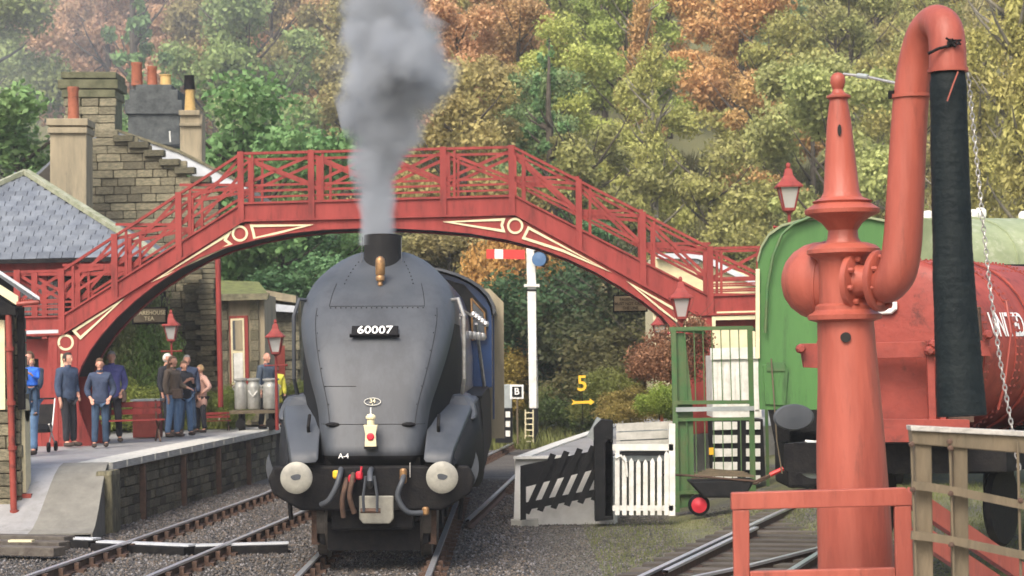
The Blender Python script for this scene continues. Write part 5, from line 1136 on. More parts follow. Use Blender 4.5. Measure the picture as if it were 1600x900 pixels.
c4 = stack(hs, 281, 316, 178, 262, 55, M_render, [(279, 312, 172, 180), (280, 314, 192, 197)], .6)
pot(c4, 297, 140, 176, 9, 6.5, 55.3, M_buffpot); pot(c4, 296, 118, 140, 9, 7, 55.3, M_soot)
MB().tube([P(265, 205, 56), P(266, 222, 56)], .02, 5).build('vent_pipe', M_white, hs)
# near-left hut
ht = thing('stone_hut', 'stone hut with red drainpipe and pale roof cut by the left edge', 'hut', tuple(P(20, 815, 33)))
X1 = P(24, 700, 33).x
MB().prism([(X1, 33.05, -.3), (X1, 33.62, -.3), (X1, 33.62, P(40, 470, 33.6).z), (X1, 33.05, P(24, 470, 33).z)], (-4, 0, 0)).build('wall', M_mortar, ht)
stone_face(ht, (X1-3.4, 33.0), (X1, 33.0), -.3, 3.1, .19, .42, M_stone, thick=.1, limit=170)
stone_face(ht, (X1+.02, 33.05), (X1+.02, 33.62), -.3, 3.2, .19, .35, M_stone, thick=.1, limit=80)
MB().box((X1+.06, 33.36, 1.15), (.10, .36, 1.25)).build('window_panel', M_cream, ht, label='cream arched panel in the side wall')
MB().lathe((X1+.06, 33.36, 1.77), [(.18, -.05), (.18, .05)], 20, Matrix.Rotation(math.radians(90), 3, 'Y')).build('window_arch', M_cream, ht)
MB().box((X1+.08, 33.36, .46), (.24, .5, .1)).build('sill', M_tank, ht)
MB().tube([P(13, 480, 32.8), P(16, 600, 32.8), P(22, 812, 32.8)], .05, 10).build('drainpipe', M_tank, ht, smooth=50)
for y in (545, 630, 700, 800): MB().lathe(P(13+(y-480)*.03, y, 32.8), [(.07, -.03), (.07, .03)], 12).build('pipe_collar', M_tank, ht)
wq([(-4, 500), (7, 500), (8, 640), (-4, 640)], 'window', M_cream, ht, 32.9, .05); wq([(26, 480), (36, 480), (38, 640), (28, 640)], 'post', M_soot, ht, 33.0, .1)
MB().add([P(-40, 396, 33.4), P(62, 464, 32.6), P(52, 466, 34.6), P(-40, 400, 34.6), P(-40, 402, 33.4), P(62, 469, 32.6), P(52, 470, 34.6), P(-40, 405, 34.6)], [(0, 1, 2, 3), (4, 5, 6, 7), (0, 1, 5, 4), (1, 2, 6, 5), (2, 3, 7, 6), (3, 0, 4, 7)]).build('roof', M_lead, ht)
wq([(-40, 420), (28, 463), (28, 478), (-40, 434)], 'bargeboard', M_cream, ht, 32.7, .06)
wq([(-30, 448), (24, 480), (24, 492), (-30, 492)], 'soffit', M_soot, ht, 32.75, .2)
for k in range(6): MB().tube([P(30+k*4, 467, 32.7), P(30+k*4, 472, 32.7)], .014, 5).build('gutter_bracket', M_tank, ht)
MB().tube([P(26, 475, 32.7), P(62, 472, 32.7)], .035, 8).build('gutter', M_tank, ht)
# cream weatherboard hut right, behind the bridge
cw = thing('cream_hut', 'cream weatherboarded building seen through the right bridge railing', 'building', tuple(P(1100, 640, 50)))
wq([(1020, 404), (1090, 401), (1180, 434), (1180, 640), (1022, 640)], 'wall', M_cream, cw, 50.1, 3)
for k in range(9):
    y = 400+k*10; x0 = 1021; x1 = min(1182, 1092+max(0, (y-402))*2.7); MB().prism([P(x0, y, 50.0), P(x1, y-1, 50.0), P(x1, y+9, 50.03), P(x0, y+10, 50.03)], (0, .04, 0)).build('board', M_cream, cw)
MB().prism([P(1030, 396, 49.8), P(1096, 396, 49.8), P(1186, 442, 49.8), P(1186, 449, 49.8), P(1090, 404, 49.8), P(1026, 404, 49.8)], (0, 4, 0)).build('roof', M_lead, cw)
MB().prism([P(1072, 398, 49.9), P(1094, 398, 49.9), P(1094, 412, 49.9), P(1072, 412, 49.9)], (0, .3, 0)).build('vent', M_corr, cw)

# ------------------------------------------------------------------ platform furniture
def bench(label, x0, y0, sc_=1, rz=0):
    p = G(x0, y0, .9); t = thing('bench', label, 'bench', tuple(p), rz, 'red slatted benches on the platform', scale=sc_)
    for k in range(3): MB().box((0, -.10-.12*k, .45), (1.3, .10, .03)).build('seat_slat', M_red, t, local=True)
    for k in range(2): MB().box((0, .04+.04*k, .62+.15*k), (1.3, .025, .11)).build('back_slat', M_red, t, local=True)
    for s in (-.55, .55):
        MB().tube([(s, -.40, 0), (s, -.25, .2), (s, .0, .43), (s, .10, .85)], .022, 6).build('leg', M_rust, t, local=True); MB().tube([(s, .12, 0), (s, -.1, .22), (s, -.38, .43)], .022, 6).build('leg', M_rust, t, local=True)
    return t
bench('red slatted bench with iron legs beside the couple', 204, 690, .95, .35)
bench('small bench half hidden behind the girl in pink', 337, 673, .5, .3)
tb = thing('red_box', 'red wooden box behind the slatted bench on platform', 'box', tuple(G(228, 684, .9)))
pb_ = G(228, 684, .9); MB().box(pb_+V((0, .25, .38)), (.55, .5, .76)).build('box_body', M_tank, tb, bevel=.02); MB().box(pb_+V((0, .25, .78)), (.62, .56, .04)).build('lid', M_corr, tb)
MB().box(pb_+V((0, -.01, .55)), (.57, .03, .04)).build('batten', M_red, tb)
pw = thing('white_block', 'low white block on the platform left of the churn trolley', 'block', tuple(G(356, 668, .9)))
MB().box(G(356, 668, .9)+V((0, 0, .12)), (.5, .3, .22)).build('block', M_white, pw, bevel=.03)
# churn trolley
ct = thing('luggage_trolley', 'dark flat platform trolley carrying the milk churns', 'trolley', tuple(G(402, 668, .9))); pt_ = G(402, 672, .9)
k = 1/71.0
zt = pt_.z+.62*.75
MB().box((P(402, 642, pt_.y).x, pt_.y, P(402, 643, pt_.y).z), (1.15, .8, .07)).build('deck', M_wood, ct)
for x in (378, 425):
    MB().box((P(x, 655, pt_.y).x, pt_.y, .9+.22), (.08, .6, .44)).build('leg', M_soot, ct)
    MB().lathe((P(x, 655, pt_.y).x, pt_.y-.3, .9+.16), [(.02, -.02), (.11, -.015), (.11, .015), (.02, .02)], 18, Matrix.Rotation(math.radians(90), 3, 'X')).build('wheel', M_soot, ct)
zdk = P(402, 641, pt_.y).z+.03
for i, (x, lab) in enumerate(((377, 'leftmost steel milk churn on the platform trolley'), (397, 'middle steel milk churn, with a pale handle hanging on its side'), (424, 'rightmost and nearest steel milk churn on the platform trolley'))):
    c = P(x, 640, pt_.y-(.1 if i == 2 else 0)); c.z = zdk; hh = P(x, 592, pt_.y).z-zdk
    t = thing('milk_churn', lab, 'milk churn', tuple(c), group='steel milk churns on the trolley')
    r = (10.5 if i < 2 else 13)*k; MB().lathe((0, 0, 0), [(r*.9, 0), (r, .03), (r, hh*.72), (r*.97, hh*.78), (r*.78, hh*.90), (r*.80, hh*.93), (r*.95, hh*.95)], 24).build('churn_body', M_churn, t, local=True, smooth=40)
    MB().lathe((0, 0, hh*.94), [(r*.9, 0), (r*1.02, .01), (r*1.02, .045), (r*.5, .06)], 24).build('lid', M_churn, t, local=True, smooth=40)
    for s in (-1, 1): MB().tube([(s*r*.95, -.02, hh*.8), (s*r*1.25, -.03, hh*.75), (s*r*.98, -.02, hh*.62)], .012, 6).build('handle', M_churn, t, local=True)
    if i == 1: MB().tube([(-.1, -r-.01, hh*.62), (-.05, -r-.03, hh*.5), (0, -r-.03, hh*.42), (.06, -r-.03, hh*.52), (.1, -r-.02, hh*.6)], .014, 6).build('hanging_handle', M_white, t, local=True)
# pushchair
pp = G(66, 706, .9); pu = thing('pushchair', 'dark folding pushchair behind the man holding a child', 'pushchair', tuple(pp))
for s in (-.18, .18):
    MB().tube([(s, .3, .95), (s, .05, .45), (s, -.3, .09)], .014, 6).build('frame_tube', M_steel, pu, local=True); MB().tube([(s, -.25, .5), (s, .3, .09)], .014, 6).build('frame_tube', M_steel, pu, local=True)
    for y in (-.3, .3): MB().lathe((s, y, .09), [(.03, -.03), (.09, -.02), (.09, .02), (.03, .03)], 14, Matrix.Rotation(math.radians(90), 3, 'Y')).build('wheel', M_soot, pu, local=True)
MB().prism([(-.17, .25, .85), (-.17, .05, .35), (-.17, -.25, .35), (-.17, -.25, .42), (-.17, .1, .5)], (.34, 0, 0)).build('seat', M_soot, pu, local=True)
MB().tube([(-.18, .3, .95), (.18, .3, .95)], .016, 6).build('handle', M_soot, pu, local=True)

# ------------------------------------------------------------------ people
def skin_mesh(verts, edges, rad, sub=1):
    me = bpy.data.meshes.new('sk'); bm = bmesh.new(); ly = bm.verts.layers.skin.verify(); vv = []
    for p, r in zip(verts, rad):
        v = bm.verts.new(p); v[ly].radius = r if isinstance(r, tuple) else (r, r); vv.append(v)
    vv[0][ly].use_root = True
    for a, b in edges: bm.edges.new((vv[a], vv[b]))
    bm.to_mesh(me); bm.free(); o = bpy.data.objects.new('sk', me); C.objects.link(o)
    o.modifiers.new('s', 'SKIN').use_smooth_shade = True; m = o.modifiers.new('u', 'SUBSURF'); m.levels = sub
    dg = bpy.context.evaluated_depsgraph_get(); dg.update(); r = bpy.data.meshes.new_from_object(o.evaluated_get(dg)); bpy.data.objects.remove(o); bpy.data.meshes.remove(me); return r
ARMS = {'down': ((.235, .03, 1.13), (.25, -.05, .88)), 'pocket': ((.27, .07, 1.14), (.19, -.09, .97)), 'hold': ((.21, -.09, 1.14), (.09, -.29, 1.27)),
        'cross': ((.23, -.08, 1.14), (-.02, -.22, 1.18)), 'akimbo': ((.37, .06, 1.18), (.19, -.06, 1.04)), 'fwd': ((.22, -.04, 1.13), (.20, -.28, 1.06))}
PC = {}
def person_meshes(pose, fem):
    key = (pose, fem)
    if key in PC: return PC[key]
    k = .9 if fem else 1.0
    vs = [(0, 0, .96), (0, .01, 1.10), (0, 0, 1.27), (0, .01, 1.42), (0, .005, 1.50), (0, -.005, 1.58), (0, -.02, 1.66)]; rd = [(.145, .105), (.125*k, .095), (.155*k, .11), (.12*k, .085), (.058*k, .058), (.054*k, .054), (.07, .08)]
    ed = [(0, 1), (1, 2), (2, 3), (3, 4), (4, 5), (5, 6)]; arm_i = {}; leg_i = {}
    def add(p, r, par): vs.append(p); rd.append(r); ed.append((par, len(vs)-1)); return len(vs)-1
    js = []; rq = random.Random(str(key)); st = {-1: (rq.uniform(-.02, .05), rq.uniform(-.10, .10)), 1: (rq.uniform(-.02, .05), rq.uniform(-.10, .10))}
    for s, ps in ((-1, pose[0]), (1, pose[1])):
        el, wr = [V((c[0]*s, c[1], c[2])) for c in ARMS[ps]]
        sh = add((s*.175*k, .01, 1.42), .058*k, 3); e = add(tuple(el), .043*k, sh); w2 = add(tuple(wr), .028*k, e)
        d = (wr-el).normalized(); side = d.cross(V((0, 1, 0))).normalized()
        if side.length < .1: side = V((1, 0, 0))
        pm = wr+d*.06; pi = add(tuple(pm), (.036, .018), w2); nrm = side.cross(d)
        for f, L in ((-1.5, .062), (-.5, .075), (.5, .07), (1.5, .055)):
            b0 = add(tuple(wr+d*.09+side*f*.017), .010, pi); b1 = add(tuple(wr+d*(.09+L*.55)+side*f*.019+nrm*.008), .0095, b0); add(tuple(wr+d*(.09+L)+side*f*.018+nrm*.025), .008, b1)
        th = add(tuple(wr+d*.04+side*.036*(-s)), .012, w2); add(tuple(wr+d*.085+side*.055*(-s)+nrm*.012), .010, th)
        hp = add((s*.085, 0, .90), .085, 0); dx_, dy_ = st[s]; kn = add((s*(.10+dx_*.6), -.02+dy_*.4, .50), .055, hp); an = add((s*(.11+dx_), .02+dy_, .09), .038, kn); add((s*(.13+dx_), -.12+dy_, .035), (.035, .028), an)
        js.append((el, wr))
    bmh = bmesh.new(); body = skin_mesh(vs, ed, rd, 1); bmh.from_mesh(body)
    def ell(c, r, f=None, seg=20):
        q_ = bmesh.ops.create_uvsphere(bmh, u_segments=seg, v_segments=seg//2+2, radius=1)['verts']
        for v in q_:
            x, y, z = v.co; 
            if f: x, y, z = f(x, y, z)
            v.co = (c[0]+x*r[0], c[1]+y*r[1], c[2]+z*r[2])
    ell((0, -.02, 1.65), (.076, .096, .118), lambda x, y, z: (x*(1-.28*max(0, -z)), y*(1-.12*max(0, -z))-.06*max(0, -z), z))
    ell((0, -.115, 1.635), (.014, .022, .030), seg=10); ell((0, -.105, 1.59), (.026, .014, .010), seg=10); ell((0, -.098, 1.675), (.05, .015, .012), seg=10); ell((0, -.085, 1.55), (.026, .022, .02), seg=10)
    for s in (-1, 1): ell((s*.078, 0, 1.64), (.012, .024, .034), seg=10)
    me = bpy.data.meshes.new('body'); bmh.to_mesh(me); bmh.free(); o = bpy.data.objects.new('b', me); C.objects.link(o); m = o.modifiers.new('r', 'REMESH'); m.mode = 'VOXEL'; m.voxel_size = .0085
    sm2 = o.modifiers.new('s', 'SMOOTH'); sm2.iterations = 1; dg = bpy.context.evaluated_depsgraph_get(); dg.update(); bm_ = bpy.data.meshes.new_from_object(o.evaluated_get(dg)); bpy.data.objects.remove(o)
    bm_.shade_smooth(); bm_.materials.append(M_skin)
    # jacket
    def jacket(hem):
        v = [(0, .0, hem), (0, 0, 1.0), (0, .01, 1.12), (0, 0, 1.28), (0, .01, 1.43), (0, .01, 1.51)]; r = [(.20*k if hem > .8 else .215, .165), (.19, .15), (.18*k, .145), (.20*k, .155), (.165*k, .12), (.075, .072)]
        e_ = [(i, i+1) for i in range(5)]
        for i, s in enumerate((-1, 1)):
            el, wr = js[i]; n0 = len(v); v += [(s*.185*k, .01, 1.42), tuple(el), tuple(el.lerp(wr, .85))]; r += [.088*k, .074, .052]; e_ += [(4, n0), (n0, n0+1), (n0+1, n0+2)]
        m_ = skin_mesh(v, e_, r, 2); return m_
    jk = {h: jacket(h) for h in (.90, .78, .62)}
    tv = [(0, 0, .97)]; tr = [(.165, .12)]; te = []
    for s in (-1, 1):
        n0 = len(tv); dx_, dy_ = st[s]; tv += [(s*.085, 0, .88), (s*(.10+dx_*.6), -.015+dy_*.4, .50), (s*(.11+dx_), .02+dy_, .08)]; tr += [.10, .075, .066]; te += [(0, n0), (n0, n0+1), (n0+1, n0+2)]
    tr_ = skin_mesh(tv, te, tr, 2)
    som = []
    for s in (-1, 1):
        sh = MB(); M3 = Matrix.Rotation(math.radians(90), 3, 'X'); sh.lathe((s*(.115+st[s][0]), .065+st[s][1], .045), [(.02, 0), (.048, .02), (.052, .10), (.05, .17), (.035, .235), (.01, .25)], 14, M3, 1, .85)
        so_ = sh.build('tmp', M_soot); som.append(so_.data); bpy.data.objects.remove(so_); som[-1].materials.clear(); som[-1].shade_smooth()
    PC[key] = (bm_, jk, tr_, som); return PC[key]
def hair_mesh(style):
    bm = bmesh.new(); bmesh.ops.create_uvsphere(bm, u_segments=22, v_segments=16, radius=1)
    for v in bm.verts:
        x, y, z = v.co; n = 1+.035*math.sin(x*17+z*13)*math.sin(y*15); v.co = (x*.088*n, -.008+y*.108*n, 1.668+z*.108*n)
    lo_ = {'short': lambda c: c.z < 1.60 or (c.y < -.055 and c.z < 1.715), 'bald': lambda c: c.z < 1.59 or c.z > 1.68 or c.y < -.02, 'long': lambda c: (c.y < -.05 and c.z < 1.715), 'hat': lambda c: c.z < 1.69, 'full': lambda c: c.z < 1.57 or (c.y < -.05 and c.z < 1.70)}[style]
    bmesh.ops.delete(bm, geom=[v for v in bm.verts if lo_(v.co)], context='VERTS')
    if style == 'long':
        q_ = bmesh.ops.create_uvsphere(bm, u_segments=18, v_segments=12, radius=1)['verts']
        for v in q_:
            x, y, z = v.co; v.co = (x*.105*(1+.15*max(0, -z)), .06+y*.06, 1.48+z*.21)
    me = bpy.data.meshes.new('hair'); bm.to_mesh(me); bm.free(); me.shade_smooth(); return me
HM = {s: hair_mesh(s) for s in ('short', 'bald', 'long', 'hat', 'full')}
def child(nm, me, par, m, mod=None):
    o = bpy.data.objects.new(nm, me)
    if not me.materials: me.materials.append(m)
    C.objects.link(o); o.parent = par; o.material_slots[0].link = 'OBJECT'; o.material_slots[0].material = m; return o
def cm(name, c, c2=None):
    c = tuple(min(.7, v*1.3) for v in c[:3])+(1,); c2 = c2 and tuple(v*1.4 for v in c2[:3])+(1,)
    return mat('cloth '+name, c, .85, .3, 7, .5, col2=c2, bscale=26)
def person(label, x, y, h, rz, pose, jac, tro, hair, hcol, hem=.90, fem=False, z=.9, shoe=None, Yd=None, bag=None):
    p = G(x, y, z) if Yd is None else P(x, y, Yd); t = thing('person', label, 'person', tuple(p), rz, scale=h/1.765)
    b, jk, tr_, so_ = person_meshes(pose, fem)
    child('body', b, t, M_skin); child('jacket', jk[hem], t, jac); child('trousers', tr_, t, tro); [child('shoe', q_, t, shoe or cm('shoe', (.05, .035, .028, 1))) for q_ in so_]
    if hair: hh = child('hair' if hair != 'hat' else 'hat', HM[hair], t, hcol); 
    ey = MB()
    for s in (-1, 1): ey.lathe((s*.032, -.103, 1.655), [(.0, -.006), (.009, 0), (.0, .006)], 8)
    ey.build('eyes', M_ink, t, local=True)
    MB().lathe((0, 0, 1.505), [(.075, -.02), (.066, .02), (.06, .03)], 14).build('collar', jac, t, local=True)
    if bag: MB().box((bag[0], bag[1], bag[2]), (.09, .26, .22)).build('bag', cm('bag', (.10, .07, .055, 1)), t, local=True, bevel=.03)
    return t
navy = cm('navy', (.035, .055, .10, 1)); navy2 = cm('dark navy', (.03, .045, .085, 1)); jean = cm('denim', (.09, .16, .27, 1), (.06, .11, .19, 1)); jeand = cm('dark denim', (.03, .06, .11, 1)); blk = cm('black', (.015, .016, .022, 1))
purple = cm('blue purple', (.07, .075, .22, 1)); brown = cm('brown', (.12, .09, .065, 1)); pink = cm('pink', (.40, .24, .19, 1), (.36, .21, .17, 1)); royal = cm('royal blue', (.02, .12, .62, 1)); maroon = cm('maroon', (.16, .03, .045, 1)); yel = cm('yellow', (.62, .50, .06, 1)); teal = cm('dark teal', (.05, .07, .10, 1))
hg = cm('grey hair', (.30, .29, .27, 1)); hd_ = cm('dark hair', (.03, .022, .018, 1)); hb = cm('brown hair', (.10, .055, .03, 1)); hl = cm('fair hair', (.42, .28, .13, 1)); hw = cm('white hair', (.55, .53, .48, 1))
person('man in dark top and blue jeans holding the child at far left', 48, 711, 1.80, -.3, ('hold', 'cross'), teal, jean, 'short', hb)
person('small child in a bright blue coat held in the man\'s arms', 51, 650, .98, -.15, ('hold', 'hold'), royal, jeand, 'short', hl, Yd=37.42)
person('tall man in dark blue jacket and black trousers looking right', 107, 698, 1.78, 1.0, ('down', 'pocket'), navy, blk, 'short', hd_, hem=.78)
person('woman in dark navy jacket and blue jeans facing the camera', 158, 699, 1.66, .15, ('pocket', 'pocket'), navy2, jeand, 'full', hb, hem=.78, fem=True)
person('grey haired man in blue purple anorak behind the woman', 176, 691, 1.80, .3, ('down', 'pocket'), purple, blk, 'full', hg, hem=.78, bag=(.22, -.05, .88))
person('person in maroon mostly hidden behind the man in dark blue', 138, 688, 1.58, .1, ('down', 'down'), maroon, blk, 'short', hb)
person('white haired person in a black coat at the back of the small group', 263, 680, 1.74, 1.1, ('down', 'pocket'), blk, blk, 'full', hw, hem=.62)
person('woman with long brown hair, brown jacket and flared jeans', 271, 683, 1.68, 1.1, ('down', 'fwd'), brown, jean, 'long', hb, fem=True, bag=(-.1, -.2, .95))
person('woman in a black jacket and jeans holding a small camera', 289, 681, 1.58, .6, ('hold', 'hold'), blk, jean, 'full', hb, hem=.78, fem=True)
person('fair faced man in a black jacket behind the woman with camera', 294, 677, 1.70, .3, ('pocket', 'down'), navy2, jeand, 'short', hg, hem=.78)
person('girl in a pale pink coat and black leggings, hand on hip', 315, 676, 1.48, -.9, ('akimbo', 'akimbo'), pink, blk, 'short', hl, hem=.62, fem=True)
person('bald man in a dark coat standing beyond the milk churns', 418, 670, 1.72, .9, ('down', 'down'), teal, blk, 'bald', hw, hem=.78)
person('child in a yellow coat beyond the milk churns', 432, 668, 1.45, .2, ('down', 'down'), yel, blk, 'full', hd_, hem=.62)

# ------------------------------------------------------------------ foliage
def leaf_cloud(name, centers, radii, n, leaf, droop=0.0, seed=1, shell=.55):
    rs = np.random.RandomState(seed); centers = np.array(centers, float); radii = np.array(radii, float)
    w_ = radii.prod(1)**(2/3) if radii.ndim > 1 else radii**2; w_ = w_/w_.sum(); idx = rs.choice(len(centers), n, p=w_)
    d = rs.normal(size=(n, 3)); d /= np.linalg.norm(d, axis=1)[:, None]; rr = (shell+(1-shell)*rs.rand(n))[:, None]*rs.uniform(.85, 1.12, (n, 1))
    rad = radii[idx] if radii.ndim > 1 else radii[idx][:, None]; p = centers[idx]+d*rr*rad
    a = rs.normal(size=(n, 3))*.75+d*.5; a /= np.linalg.norm(a, axis=1)[:, None]; b = np.cross(a, rs.normal(size=(n, 3))); b /= np.linalg.norm(b, axis=1)[:, None]; c = np.cross(a, b)
    if droop: b[:, 2] -= droop; 
    s = leaf*rs.uniform(.6, 1.3, (n, 1)); v = np.stack([p-b*s, p-c*s*.55, p+b*s, p+c*s*.55], 1).reshape(-1, 3)
    me = bpy.data.meshes.new(name); me.vertices.add(n*4); me.vertices.foreach_set('co', v.ravel()); me.loops.add(n*4); me.loops.foreach_set('vertex_index', np.arange(n*4, dtype=np.int32)); me.polygons.add(n)
    me.polygons.foreach_set('loop_start', np.arange(0, n*4, 4, dtype=np.int32)); me.polygons.foreach_set('loop_total', np.full(n, 4, np.int32)); me.update(); me.materials.append(M_leaf); return me
def limb_mesh(name, H, cr, n, rs, m, bare=False):
    mb = MB(); lean = rs.uniform(-.3, .3); pts = [V((lean*k*k, rs.uniform(-.1, .1)*k, H*k)) for k in (0, .2, .4, .6, .8, 1)]; r0 = H*.018
    mb.tube(pts, [r0*1.3, r0, r0*.85, r0*.65, r0*.4, r0*.12], 8)
    for i in range(n):
        k = rs.uniform(.3, .92); a = rs.uniform(0, 6.28); L = cr*rs.uniform(.6, 1.05)*(1.15-k*.5); p = pts[0].lerp(pts[-1], k); p.x = lean*k*k; u = V((math.cos(a), math.sin(a), rs.uniform(.35, .9)))
        mb.tube([p, p+u*L*.4+V((0, 0, .05)), p+u*L*.75+V((0, 0, .1*L)), p+V((u.x*L, u.y*L, u.z*L+.25*L))], [r0*.4, r0*.28, r0*.16, r0*.05], 5, False)
    o = mb.build(name, m); me = o.data; bpy.data.objects.remove(o); me.shade_smooth(); return me
TP = []
for k in range(7):           # broadleaf crowns
    rs = random.Random(20+k); H = rs.uniform(9.5, 12.5); cr = rs.uniform(2.6, 3.5); cs = []; ra_ = []
    for i in range(26):
        a = rs.uniform(0, 6.28); q_ = rs.uniform(0, 1)**.6; h = rs.uniform(.30, .98); env = math.sin(math.pi*min(1, max(.08, (h-.16)/.9)))**.6; cs.append((cr*q_*env*math.cos(a), cr*q_*env*math.sin(a), H*h)); r = rs.uniform(.65, 1.3); ra_.append((r, r, r*rs.uniform(.6, .95)))
    TP.append(('broad', leaf_cloud('crown', cs, ra_, 17000, .115, 0, 50+k, .35), limb_mesh('trunk', H*.95, cr, 16, rs, M_bark), H))
for k in range(2):           # conifers
    rs = random.Random(40+k); H = 15; cs = []; ra_ = []
    for i in range(60):
        h = rs.uniform(.08, 1); R_ = 3.0*(1-h)**.8+.15; a = rs.uniform(0, 6.28); q_ = rs.uniform(.3, 1); cs.append((R_*q_*math.cos(a), R_*q_*math.sin(a), H*h-.25*R_*q_)); ra_.append((.75*(1.1-h), .75*(1.1-h), .28))
    TP.append(('fir', leaf_cloud('crown', cs, ra_, 15000, .11, .5, 70+k, .3), limb_mesh('trunk', H, 1.6, 20, rs, M_bark), H))
for k in range(3):           # thin birches
    rs = random.Random(60+k); H = 12; cs = []; ra_ = []
    for i in range(40):
        a = rs.uniform(0, 6.28); h = rs.uniform(.35, 1); q_ = rs.uniform(0, 2.0)*(1.2-h); cs.append((q_*math.cos(a), q_*math.sin(a), H*h)); r = rs.uniform(.3, .8); ra_.append((r*.7, r*.7, r*1.3))
    TP.append(('birch', leaf_cloud('crown', cs, ra_, 9000, .085, .5, 90+k, .2), limb_mesh('trunk', H, 2.2, 22, rs, M_birch), H))
BP = []
for k in range(4):
    rs = random.Random(80+k); cs = []; ra_ = []
    for i in range(16):
        a = rs.uniform(0, 6.28); q_ = rs.uniform(0, 1)**.6; h = rs.uniform(.1, .85); e_ = math.cos(h*1.2); cs.append((q_*e_*math.cos(a), q_*e_*math.sin(a), h*1.4)); r = rs.uniform(.25, .5); ra_.append((r, r, r))
    BP.append((leaf_cloud('foliage', cs, ra_, 15000, .034, 0, 110+k, .4), limb_mesh('stem', 1.3, 1.0, 14, rs, M_bark)))
def put_tree(proto, x, y, s, col, label, cat, group, z=None, name='tree', sx=1.0):
    t = bpy.data.objects.new(name, None); C.objects.link(t); t.location = (x, y, gh(x, y)-.2 if z is None else z); t.rotation_euler = (0, 0, random.uniform(0, 6.28)); t.scale = (s*sx, s*sx, s)
    tag(t, label, cat, group); me, tr = proto[-2:] if len(proto) == 2 else (proto[1], proto[2])
    a = bpy.data.objects.new('crown' if name != 'shrub' else 'foliage', me); b = bpy.data.objects.new('trunk' if name != 'shrub' else 'stem', tr)
    for o in (a, b): C.objects.link(o); o.parent = t
    a.color = col; return t
KF = 1.6
AN = [(40, 40, '857468', 0), (150, 60, '97705a', 0), (240, 110, '93664f', 0), (320, 50, '9a6c50', 0), (420, 40, 'a26c46', 0), (470, 120, '967040', 1), (400, 170, '7f6e3c', 1), (740, 120, '93643e', 1), (760, 250, '80723e', 1), (700, 40, '8a7a40', 2), (830, 60, '73863a', 2), (870, 180, '7f8e38', 2), (940, 120, '74852f', 2), (850, 250, '3b6240', 3), (955, 230, '83863a', 2),
      (1060, 120, '9f743c', 1), (1130, 110, 'a6733c', 1), (1100, 40, '7f8046', 2), (1200, 30, '4c7350', 3), (1200, 150, '827e38', 2), (1150, 200, '7c8a45', 2), (1230, 240, 'a67c3a', 1), (1050, 300, '908f3a', 4), (1000, 380, '70763c', 2), (1100, 330, '7f8444', 2), (1300, 80, '77753a', 2), (1420, 150, '7d7d3c', 2), (1550, 60, '90883a', 4), (1570, 200, '736e48', 5), (500, 270, '7a733e', 1), (340, 200, '4c7a3c', 3), (40, 180, '5a7036', 3), (450, 330, '5a7a3a', 3), (900, 450, '44603a', 3), (1000, 500, '6a663c', 5), (620, 60, '94673f', 1), (560, 200, '7c7040', 1), (1180, 90, '9c6f3c', 1), (1280, 300, '74803e', 2), (960, 60, '7d8c3c', 2)]
LB = ['rust red autumn tree in upper left of the wooded hillside', 'orange brown autumn tree on the wooded hillside', 'olive green tree on the wooded hillside', 'dark green tree on the wooded hillside', 'yellow green tree on the wooded hillside', 'grey brown thinly leaved tree on the wooded hillside']
GN = ['rust red trees at the upper left', 'orange brown hillside trees', 'olive green hillside trees', 'dark green hillside trees', 'yellow green hillside trees', 'grey brown hillside trees']
def anchor(px, py):
    b = min(AN, key=lambda a: (a[0]-px)**2+(a[1]-py)**2*1.5); return b
def jit_col(h, k):
    c = srgb(h, k); av = srgb('7d7740', k); c = tuple(lerp(p, q, .30) for p, q in zip(c, av)); j = random.uniform(.8, 1.2); return (c[0]*j*random.uniform(.92, 1.08), c[1]*j, c[2]*j*random.uniform(.85, 1.15), 1)
def tree_label(kind, x, y, z):
    px, py = proj((x, y, z)); col = ['rust red', 'orange brown', 'olive green', 'dark green', 'yellow green', 'grey brown'][kind]
    reg = [(-60, 'beyond the left edge'), (90, 'above the slate roof'), (200, 'above the mossy chimney stack'), (300, 'above the dark stack with clay pots'), (400, 'above the bridge deck left end'), (520, 'just left of the smoke'), (690, 'behind the smoke'), (810, 'just right of the smoke'), (920, 'above the right slope of the bridge'), (1040, 'above the white hut'), (1160, 'between bridge and lantern lamp'), (1290, 'above the lantern lamp'), (1430, 'behind the crane column'), (1560, 'behind the black hose'), (1700, 'at the right edge')]
    r = next((t for m, t in reg if px < m), 'beyond the right edge')
    h = 'uppermost' if py < -5 else 'very high' if py < 35 else 'high' if py < 80 else 'fairly high' if py < 130 else 'halfway up' if py < 200 else 'low' if py < 270 else 'very low'
    return '%s hillside tree, %s, %s' % (col, h, r)
nt_ = 0; Yr = 84.0
while Yr < 232:
    half = Yr*.262+5; stepx = 4.6+Yr*.010; x = -half+random.uniform(0, stepx)
    while x < half:
        xx = x+random.uniform(-1, 1); yy = Yr+random.uniform(-1.8, 1.8); zc_ = gh(xx, yy)+6; a = anchor(*[c+random.uniform(-25, 25) for c in proj((xx, yy, zc_))])
        kind = a[3]
        if kind == 5: pr = random.choice(TP[9:12])
        elif kind == 3 and random.random() < .45: pr = random.choice(TP[7:9])
        elif random.random() < .12: pr = random.choice(TP[9:12])
        else: pr = random.choice(TP[:7])
        if nt_ < 290: put_tree(pr, xx, yy, random.uniform(.75, 1.15), jit_col(a[2], KF), tree_label(kind, xx, yy, zc_), 'tree', GN[kind]); nt_ += 1
        x += stepx*random.uniform(.85, 1.2)
    Yr += 6.2+Yr*.015
grp = {}
for o in C.objects:
    if o.get('category') == 'tree' and o.get('label'): grp.setdefault(o['label'], []).append(o)
